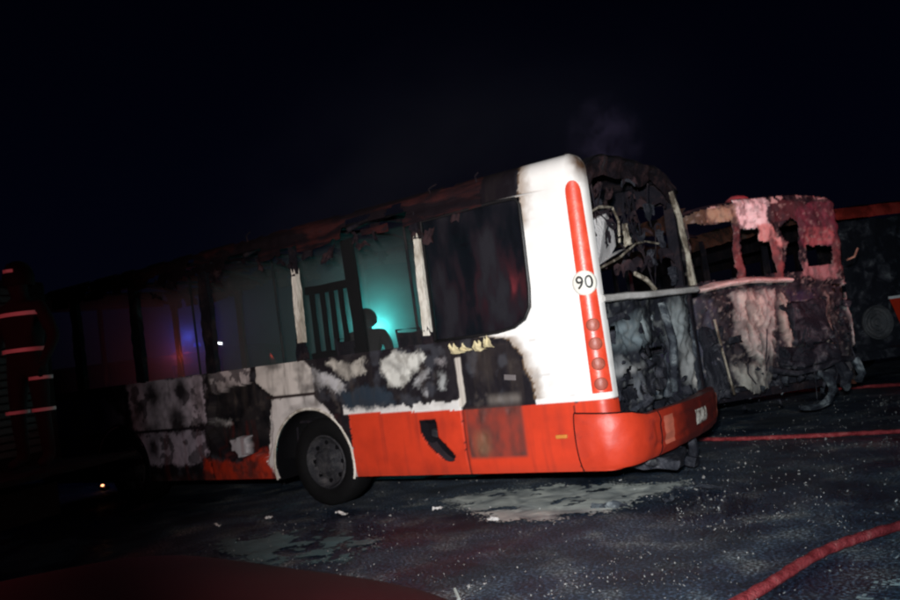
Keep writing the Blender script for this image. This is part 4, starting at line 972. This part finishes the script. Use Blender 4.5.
# ---------------------------------------------------------------- dark car whose bonnet fills the lower left corner
CARP=pmat('dark_maroon_paint',(.016,.0015,.002),.7,var=.95,scale=1.6,bump=.02,spec=.08)
DG=pmat('dark_glass',(.01,.01,.012),.06,bump=0)
CHR=pmat('chrome',(.75,.75,.75),.12,metal=1,bump=0)
PLA=pmat('black_plastic',(.006,.006,.006),.8,spec=.2)
car=thing('parked_car','dark car with its bonnet pointing at the burnt bus','car',(1.12,-4.56,0),-.13)
car.scale=(1,1,1.1)
def carbody():
    # cross sections along y (0 = nose, negative = back)
    secs=[(0.0,.60,.42,.62,.62),(-.05,.78,.30,.76,.78),(-.16,.85,.22,.845,.855),(-.5,.88,.2,.88,.90),(-1.05,.90,.2,.90,.955),(-1.35,.90,.2,.92,.985),(-2.4,.91,.2,.93,.96),(-3.4,.90,.2,.94,.97),(-4.1,.87,.24,.93,.97),(-4.4,.78,.35,.85,.88)]
    V=[];F=[];n=None
    for (y,hw,zb,zs,zc) in secs:
        prof=[(-hw*.9,zb),(-hw,zb+.15),(-hw,zs-.20),(-hw*.965,zs-.06),(-hw*.87,zs),(-hw*.5,(zs+zc)/2+.012),(0,zc),(hw*.5,(zs+zc)/2+.012),(hw*.87,zs),(hw*.965,zs-.06),(hw,zs-.20),(hw,zb+.15),(hw*.9,zb)]
        n=len(prof); V+=[(x,y,z) for x,z in prof]
    for j in range(len(secs)-1):
        for i in range(n-1): F.append((j*n+i,j*n+i+1,(j+1)*n+i+1,(j+1)*n+i))
        F.append(((j+1)*n,(j+1)*n+n-1,j*n+n-1,j*n)[::-1])
    F.append(tuple(range(n))[::-1]); F.append(tuple((len(secs)-1)*n+k for k in range(n)))
    o=mesh('body',V,F,CARP,car,True); s=o.modifiers.new('s','SUBSURF'); s.levels=2; s.render_levels=2
carbody()
mb=MB(); roof=[(-1.30,.76,.97),(-2.0,.62,1.44),(-3.2,.62,1.45),(-3.95,.72,.97)]
V=[];F=[]
for y,hw,z in roof: V+=[(-hw,y,z),(0,y,z+.03),(hw,y,z)]
F=[(0,1,4,3),(1,2,5,4),(6,7,10,9),(7,8,11,10)]; mesh('window_glass',V+[],[f for f in F]+[(0,3,6,9),(2,5,8,11)],DG,car)
mb=MB(); mb.sheet(lambda u,v:(-.64+1.28*u,-1.95-1.3*v,1.455+.03*math.sin(u*PI)),8,6); mb.build('roof',CARP,car,True)
for s in (-1,1):
    mb=MB(); mb.tube([(s*.77,-1.28,.96),(s*.635,-2.0,1.45)],.03,6); mb.tube([(s*.635,-3.2,1.45),(s*.73,-3.97,.96)],.04,6); mb.tube([(s*.64,-1.95,1.455),(s*.64,-3.25,1.455)],.028,6); mb.build('roof_pillar',CARP,car,True)
    mb=MB(); mb.box((s*.62,-.045,.60),(.34,.10,.13),(0,0,-s*.25),.03); mb.build('headlight',DG,car)
    mb=MB(); mb.box((s*.98,-1.5,.98),(.16,.08,.12),bev=.03); mb.build('mirror',PLA,car)
mb=MB(); mb.box((0,.0,.52),(.7,.05,.12),bev=.02); gl=mb.build('grille',PLA,car); mb=MB(); mb.box((0,.012,.60),(.72,.03,.018),bev=.004); mb.build('grille_trim',CHR,gl)
mb=MB(); mb.tube([(.74,-.17,.846),(.80,-.22,.843),(.835,-.30,.835)],.004,6); mb.build('bonnet_trim_glint',pmat('painted_glint',(.12,.12,.11),.5,bump=0),car)  # chrome glint painted as a pale matte sliver on the bonnet edge
for x in (-.82,.82):
    for y in (-.85,-3.45):
        w=wheel(0,0,-1,car,.32,.2,TYRE,CHR,.2); w.location=(x,y,.322); w.rotation_euler=(0,0,-PI/2 if x<0 else PI/2)

# ---------------------------------------------------------------- people
def skin_body(name,joints,edges,mat,parent=None,sub=2):
    names=list(joints); V=[joints[k][0] for k in names]; ix={k:i for i,k in enumerate(names)}
    me=bpy.data.meshes.new(name); me.from_pydata(V,[(ix[a],ix[b]) for a,b in edges],[]); me.update()
    o=bpy.data.objects.new(name,me); link(o,parent)
    sk=o.modifiers.new('skin','SKIN'); sk.use_smooth_shade=True
    if not me.skin_vertices: me.attributes  # layer is made with the modifier in background too
    bm=bmesh.new(); bm.from_mesh(me); lay=bm.verts.layers.skin.verify(); bm.verts.ensure_lookup_table()
    for i,k in enumerate(names):
        r=joints[k][1]; bm.verts[i][lay].radius=(r,r) if not isinstance(r,tuple) else r
        bm.verts[i][lay].use_root=(k=='pelvis')
    bm.to_mesh(me); bm.free()
    ss=o.modifiers.new('ss','SUBSURF'); ss.levels=sub; ss.render_levels=sub
    # bake so that the shape is plain mesh
    bpy.context.view_layer.update(); dg=bpy.context.evaluated_depsgraph_get()
    nm=bpy.data.meshes.new_from_object(o.evaluated_get(dg)); o.modifiers.clear(); o.data=nm
    nm.materials.clear(); nm.materials.append(mat)
    nm.polygons.foreach_set('use_smooth',[True]*len(nm.polygons))
    return o
def human(origin,rz,label,pose,suit,helmet_mat,tape=None,group='firefighters at the scene',hunch=0):
    t=thing('person',label,'person',origin,rz,group)
    J={'pelvis':((0,0,.95),.135),'waist':((0,.0,1.08),.135),'chest':((0,.0,1.32),(.165)),'neck0':((0,0,1.47),.085),'neck':((0,.0,1.54),.058),'headb':((0,-.01,1.61),.075),'head':((0,-.015,1.68),.088),'headt':((0,-.01,1.75),.07),
       'face':((0,-.07,1.645),.035)}
    E=[('pelvis','waist'),('waist','chest'),('chest','neck0'),('neck0','neck'),('neck','headb'),('headb','head'),('head','headt'),('headb','face')]
    for s,k in ((-1,'l'),(1,'r')):
        sh,el,wr=pose[k]
        J['sh'+k]=((s*.19,0,1.42),.075); J['el'+k]=(el,.055); J['wr'+k]=(wr,.036)
        J['hip'+k]=((s*.10,0,.88),.10); J['kn'+k]=((s*.12,-.02,.50),.070); J['an'+k]=((s*.13,.01,.10),.055); J['toe'+k]=((s*.15,-.16,.045),.045)
        E+=[('chest','sh'+k),('sh'+k,'el'+k),('el'+k,'wr'+k),('pelvis','hip'+k),('hip'+k,'kn'+k),('kn'+k,'an'+k),('an'+k,'toe'+k)]
        d=(Vector(wr)-Vector(el)).normalized(); side=Vector((0,1,0)) if abs(d.y)<.8 else Vector((1,0,0))
        side=(side-d*side.dot(d)).normalized()
        pm=Vector(wr)+d*.06; J['palm'+k]=(tuple(pm),.03); E.append(('wr'+k,'palm'+k))
        for q,(o_,L) in enumerate(((-.027,.07),(-.009,.082),(.009,.078),(.027,.06))):
            a=pm+side*o_+d*.025; b=a+d*L*.5; c=b+d*L*.42+side.cross(d)*(-s*.02)
            J[f'f{q}a'+k]=(tuple(a),.010); J[f'f{q}b'+k]=(tuple(b),.009); J[f'f{q}c'+k]=(tuple(c),.0075)
            E+=[('palm'+k,f'f{q}a'+k),(f'f{q}a'+k,f'f{q}b'+k),(f'f{q}b'+k,f'f{q}c'+k)]
        a=Vector(wr)+d*.03-side*.035; b=a+d*.03-side*.025; J['ta'+k]=(tuple(a),.011); J['tb'+k]=(tuple(b),.009); E+=[('wr'+k,'ta'+k),('ta'+k,'tb'+k)]
    if hunch:
        def bend(p):
            p=Vector(p); k=max(0,min(1,(p.z-.95)/.5)); a=hunch*k
            q=p-Vector((0,0,.95)); q=Vector((q.x,q.y*math.cos(a)-q.z*math.sin(a),q.z*math.cos(a)+q.y*math.sin(a))); return tuple(q+Vector((0,0,.95)))
        J={k:(bend(v[0]),v[1]) for k,v in J.items()}
    skin_body('body',J,E,suit,t)
    mb=MB(); mb.lathe([(-.07,.118),(-.05,.132),(.0,.135),(.03,.13),(.08,.118),(.13,.085),(.155,.04),(.16,.0001)],(0,0,1.70),'z',24)
    mb.box((0,-.02,1.80),(.02,.22,.05),bev=.005)
    h=mb.build('helmet',helmet_mat,t,True)
    if hunch:
        for v in h.data.vertices: v.co=Vector(bend(v.co))
    if tape:
        m2=MB(); m2.sheet(lambda u,v:(.10*(u-.5),-.150+.04*abs(u-.5),1.745+.03*v),6,2); m2.build('helmet_tape',tape,h)
        def band(c,rx,ry,hh,z,parent,a0=0,a1=2*PI,tilt=0):
            mb=MB(); mb.sheet(lambda u,v:(c[0]+rx*math.cos(a0+(a1-a0)*u),c[1]+ry*math.sin(a0+(a1-a0)*u),z+hh*v+tilt*math.cos(a0+(a1-a0)*u)),36,2)
            return mb.build('reflective_band',tape,parent,True)
        for b in pose['bands']: band(*b,t)  if len(b)==5 else None
    return t
FACEM=pmat('dark_turnout_cloth',(.005,.005,.006),.9,bump=.3,scale=30)
HEL=pmat('black_helmet',(.004,.004,.004),.8,bump=0,spec=.2)
TAPE=pmat('reflective_tape',(.85,.8,.78),.5,var=.1,bump=0)

# ---------------------------------------------------------------- fire engine at the left edge, firefighter on its tailboard
ENG=pmat('dark_engine_paint',(.006,.002,.002),.8,var=.2,bump=0,spec=.15)
def engine_truck():
    t=thing('fire_engine','dark fire engine at left, firefighter standing on its tailboard','fire engine',(-4.45,-2.62,0),math.radians(18))
    # local: +x out of the tailboard, body towards -x
    MB().box((-3.3,0,1.75),(5.4,2.3,2.0),bev=.05).build('body',ENG,t)
    mb=MB(); mb.box((-7.1,0,1.55),(1.9,2.3,1.9),bev=.12); mb.build('cab',ENG,t)
    mb=MB(); mb.box((-8.06,0,1.95),(.03,1.9,.75),bev=.01); mb.build('windscreen',DG,t)
    mb=MB(); mb.box((-.05,0,.90),(1.05,1.9,.05),bev=.01); mb.build('tailboard',PLA,t)
    mb=MB(); mb.box((-3.9,0,.6),(7.6,1.0,.3)); mb.build('chassis',PLA,t)
    mb=MB()
    for k in range(22): mb.box((-.585,0,1.05+k*.075),(.03,1.7,.06),bev=.008)
    mb.build('roller_shutter',pmat('dark_shutter',(.02,.02,.022),.7,bump=0),t)
    for s in (-1,1):
        for x in (-2.2,-6.9):
            w=wheel(0,0,-1,t,.5,.3); w.location=(x,s*1.0,.505); w.rotation_euler=(0,0,0 if s<0 else PI)
        mb=MB(); mb.tube([(-.62,s*.95,1.0),(-.50,s*.95,1.1),(-.50,s*.95,2.2),(-.62,s*.95,2.3)],.018,6); mb.build('grab_rail',PLA,t)
    mb=MB(); mb.lathe([(0,.09),(.02,.09),(.1,.08),(.16,.05),(.17,.0001)],(-6.9,-.7,2.52),'z',16); mb.build('beacon',pmat('red_beacon_lens',(.4,.01,.01),.2,bump=0),t)
    return t
engine_truck()
pz=.93
ft=human((-4.36,-2.53,pz),math.radians(25),'firefighter in dark gear with reflective bands, standing on the tailboard',
  {'l':(None,(-.30,.02,1.15),(-.30,-.12,.92)),'r':(None,(.30,.0,1.15),(.28,-.15,.93)),
   'bands':[((0,0),.215,.165,.035,1.355),((0,0),.20,.168,.035,1.035),((.13,-.01),.10,.10,.03,.78),((-.13,-.01),.10,.10,.03,.50),((.13,-.01),.10,.10,.03,.50)]},FACEM,HEL,TAPE)
# silhouette inside the bus
pin=human((-3.50,1.05,.60),math.radians(217),'firefighter in helmet inside the bus, dark against the teal glow',
  {'l':(None,(-.25,.02,1.17),(-.24,-.03,.93)),'r':(None,(.25,.02,1.17),(.24,-.03,.93)),'bands':[]},FACEM,HEL,None,hunch=.55)
pin.scale=(1.05,1.05,.88)

# ---------------------------------------------------------------- things far behind, known by their lamps
def lamp_stand():
    t=thing('work_lamp','small white work lamp on a mast far beyond the bus windows','lamp',(-14.5,7.95,0),.88)
    MB().tube([(0,0,0),(0,0,2.3)],.03,8).build('mast',PLA,t)
    for k in range(3):
        a=k*2.1; MB().tube([(0,0,.5),(.5*math.cos(a),.5*math.sin(a),.02)],.018,6).build('leg',PLA,t)
    MB().box((0,-.02,2.39),(.24,.1,.14),bev=.02).build('lamp_head',PLA,t)
    MB().box((0,-.075,2.39),(.12,.01,.05),(0,.2,0)).build('lens',emis('white_lamp_glow',(.9,.95,1.0),7),t)
lamp_stand()
def van():
    t=thing('rescue_van','dark rescue van with blue beacon, hazy beyond the bus windows','van',(-12.2,4.6,0),math.radians(38))
    MB().box((0,0,1.25),(4.6,1.9,1.7),bev=.12).build('body',ENG,t)
    MB().box((2.3,0,1.0),(1.0,1.8,1.0),bev=.15).build('bonnet',ENG,t)
    MB().box((.9,-.955,1.6),(1.0,.02,.55),bev=.005).build('side_window',DG,t)
    MB().box((2.18,0,1.65),(.5,1.6,.55),(0,-.5,0),.02).build('windscreen',DG,t)
    for s in (-1,1):
        for x in (-1.5,1.9):
            w=wheel(0,0,-1,t,.36,.22); w.location=(x,s*.85,.365); w.rotation_euler=(0,0,0 if s<0 else PI)
    MB().box((.8,0,2.15),(.3,1.2,.1),bev=.02).build('light_bar',PLA,t)
    for y in (-.45,.45): MB().lathe([(0,.08),(.08,.07),(.11,.0001)],(.8,y,2.2),'z',14).build('beacon',emis('blue_beacon_glow',(.05,.15,1),.08),t)
van()
em=thing('ember','small glowing ember on the ground under the bus front','ember',(-9.35,1.15,0))
MB().box((0,0,.045),(.14,.09,.06),(.2,.3,.4),.02).build('coal',CHAR,em,False,.02,12,2)
MB().box((.03,-.04,.085),(.05,.035,.03),(.4,.1,.2),.008).build('glow',emis('ember_glow',(1,.38,.18),3),em,False,.012,20,1)

# ---------------------------------------------------------------- smoke
def volume(name,fn_mesh,dens,col,label,noise_scale=0,thr=(.4,.6),aniso=.2):
    m=bpy.data.materials.new(name); m.use_nodes=True; nt=m.node_tree; nt.nodes.clear()
    out=N(nt,'ShaderNodeOutputMaterial'); pv=N(nt,'ShaderNodeVolumePrincipled'); pv.inputs['Color'].default_value=(*col,1); pv.inputs['Density'].default_value=dens; pv.inputs['Anisotropy'].default_value=aniso
    if noise_scale:
        tc=N(nt,'ShaderNodeTexCoord'); n=N(nt,'ShaderNodeTexNoise'); n.inputs['Scale'].default_value=noise_scale; n.inputs['Detail'].default_value=4; n.inputs['Distortion'].default_value=.5
        nt.links.new(tc.outputs['Object'],n.inputs['Vector'])
        mr=N(nt,'ShaderNodeMapRange'); mr.inputs[1].default_value=thr[0]; mr.inputs[2].default_value=thr[1]; mr.inputs[3].default_value=0; mr.inputs[4].default_value=dens; nt.links.new(n.outputs['Fac'],mr.inputs[0])
        vl=N(nt,'ShaderNodeVectorMath',operation='LENGTH'); nt.links.new(tc.outputs['Object'],vl.inputs[0])
        m2=N(nt,'ShaderNodeMapRange'); m2.inputs[1].default_value=.3; m2.inputs[2].default_value=1.0; m2.inputs[3].default_value=1; m2.inputs[4].default_value=0; nt.links.new(vl.outputs['Value'],m2.inputs[0])
        mu=N(nt,'ShaderNodeMath',operation='MULTIPLY'); nt.links.new(mr.outputs[0],mu.inputs[0]); nt.links.new(m2.outputs[0],mu.inputs[1]); nt.links.new(mu.outputs[0],pv.inputs['Density'])
    nt.links.new(pv.outputs[0],out.inputs['Volume'])
    o=fn_mesh(m); tag(o,label,None,None,'stuff'); return o
def ellipsoid(c,r,name):
    def f(m):
        bm=bmesh.new(); bmesh.ops.create_icosphere(bm,subdivisions=3,radius=1); me=bpy.data.meshes.new(name); bm.to_mesh(me); bm.free(); me.materials.append(m)
        o=bpy.data.objects.new(name,me); link(o); o.location=c; o.scale=r; return o
    return f
def boxv(c,d,name):
    def f(m): return MB().box(c,d).build(name,m)
    return f
volume('cabin_smoke',boxv((-4.9,1.22,1.68),(7.6,2.26,2.3),'cabin_smoke'),.075,(.85,.9,.9),'thin smoke filling the bus cabin')
volume('torch_smoke',ellipsoid((-4.1,1.95,2.12),(1.25,.46,.95),'torch_smoke'),1.5,(.8,.9,.9),'thick smoke puff glowing teal around the torch in the cabin',2.2,(.25,.75))
volume('drifting_smoke',ellipsoid((-9,7.5,4.5),(9,4,5.5),'drifting_smoke'),.07,(.8,.8,.9),'smoke drifting behind the front of the bus',2.2,(.4,.8))
volume('smoke_plume',ellipsoid((-.55,1.9,3.5),(.45,.45,.55),'smoke_plume'),.75,(.62,.5,.95),'faint wisp of smoke rising over the bus tail',2.6,(.45,.75))

# ---------------------------------------------------------------- lights
def aim(o,tgt):
    d=Vector(tgt)-o.location; o.rotation_euler=d.to_track_quat('-Z','Y').to_euler()
def spot(name,loc,tgt,W,ang,blend,col,size=.05):
    l=bpy.data.lights.new(name,'SPOT'); l.energy=W; l.spot_size=math.radians(ang); l.spot_blend=blend; l.color=col; l.shadow_soft_size=size
    o=bpy.data.objects.new(name,l); link(o); o.location=loc; aim(o,tgt); return o
def point(name,loc,W,col,size=.05):
    l=bpy.data.lights.new(name,'POINT'); l.energy=W; l.color=col; l.shadow_soft_size=size
    o=bpy.data.objects.new(name,l); link(o); o.location=loc; return o
spot('unseen_flood',(3.2,-6.9,1.9),(-.7,.0,1.5),3100,55,1.0,(1,.93,.89),.06)
spot('unseen_flood',(3.4,-6.8,1.9),(1.5,-.2,.1),900,74,1.0,(.42,.78,1.0),.06)  # added bluish fill that brightens and tints the ground, no known source
point('teal_torch',(-4.1,2.05,1.90),24,(.10,.95,.90),.06)
spot('red_beacon_light',(4.2,2.2,3.4),(.5,4.9,2.6),480,46,.9,(1,.22,.26),.08)
point('red_engine_light',(-3.4,-4.1,2.3),16,(1,.12,.14),.1)
volume('beacon_smoke',ellipsoid((-9.6,3.7,2.3),(2.0,1.0,1.15),'beacon_smoke'),.5,(.7,.75,.9),'hazy smoke lit blue beyond the bus windows',1.4,(.25,.75))
point('blue_beacon_light',(-10.1,3.6,2.35),9,(.08,.15,1),.1)
point('red_cabin_glow',(-7.72,1.6,1.92),6,(1,.10,.06),.06)

sun=bpy.data.lights.new('moon','SUN'); sun.energy=.012; sun.angle=math.radians(.5); sun.color=(.7,.8,1)
so=bpy.data.objects.new('moon',sun); link(so); so.rotation_euler=(math.radians(50),0,math.radians(-140))
W=bpy.data.worlds.new('World'); S.world=W; W.use_nodes=True; nt=W.node_tree; bg=nt.nodes['Background']
sky=N(nt,'ShaderNodeTexSky'); sky.sky_type='NISHITA'; sky.sun_disc=False; sky.sun_elevation=math.radians(40); sky.sun_rotation=math.radians(140)
tn=N(nt,'ShaderNodeMix',data_type='RGBA',blend_type='MULTIPLY'); tn.inputs[0].default_value=1; tn.inputs[7].default_value=(.35,.35,1.1,1); nt.links.new(sky.outputs[0],tn.inputs[6]); nt.links.new(tn.outputs[2],bg.inputs[0]); bg.inputs[1].default_value=.0004

# ---------------------------------------------------------------- camera
cam=bpy.data.cameras.new('camera'); co=bpy.data.objects.new('camera',cam); link(co)
r=Vector((.80561078,.57838708,-.12829518)); u=Vector((.13642401,.0296241,.99020751)); f=Vector((-.57652385,.81522439,.05504039))
Mx=Matrix(((r.x,u.x,-f.x,0),(r.y,u.y,-f.y,0),(r.z,u.z,-f.z,0),(0,0,0,1)))
co.matrix_world=Matrix.Translation(Vector((3.1377,-6.5329,1.5252)))@Mx
cam.sensor_width=36; cam.lens=36*853.55/900; cam.clip_end=1000; cam.clip_start=.05
S.camera=co
S.view_settings.view_transform='Standard'; S.view_settings.look='None'; S.view_settings.exposure=.2; S.view_settings.gamma=1
S.render.resolution_x=1024; S.render.resolution_y=683
S.cycles.use_denoising=True
S.cycles.pixel_filter_type='GAUSSIAN'; S.cycles.filter_width=2.6
S.cycles.max_bounces=6; S.cycles.volume_bounces=0; S.cycles.transparent_max_bounces=12
S.cycles.volume_step_rate=2
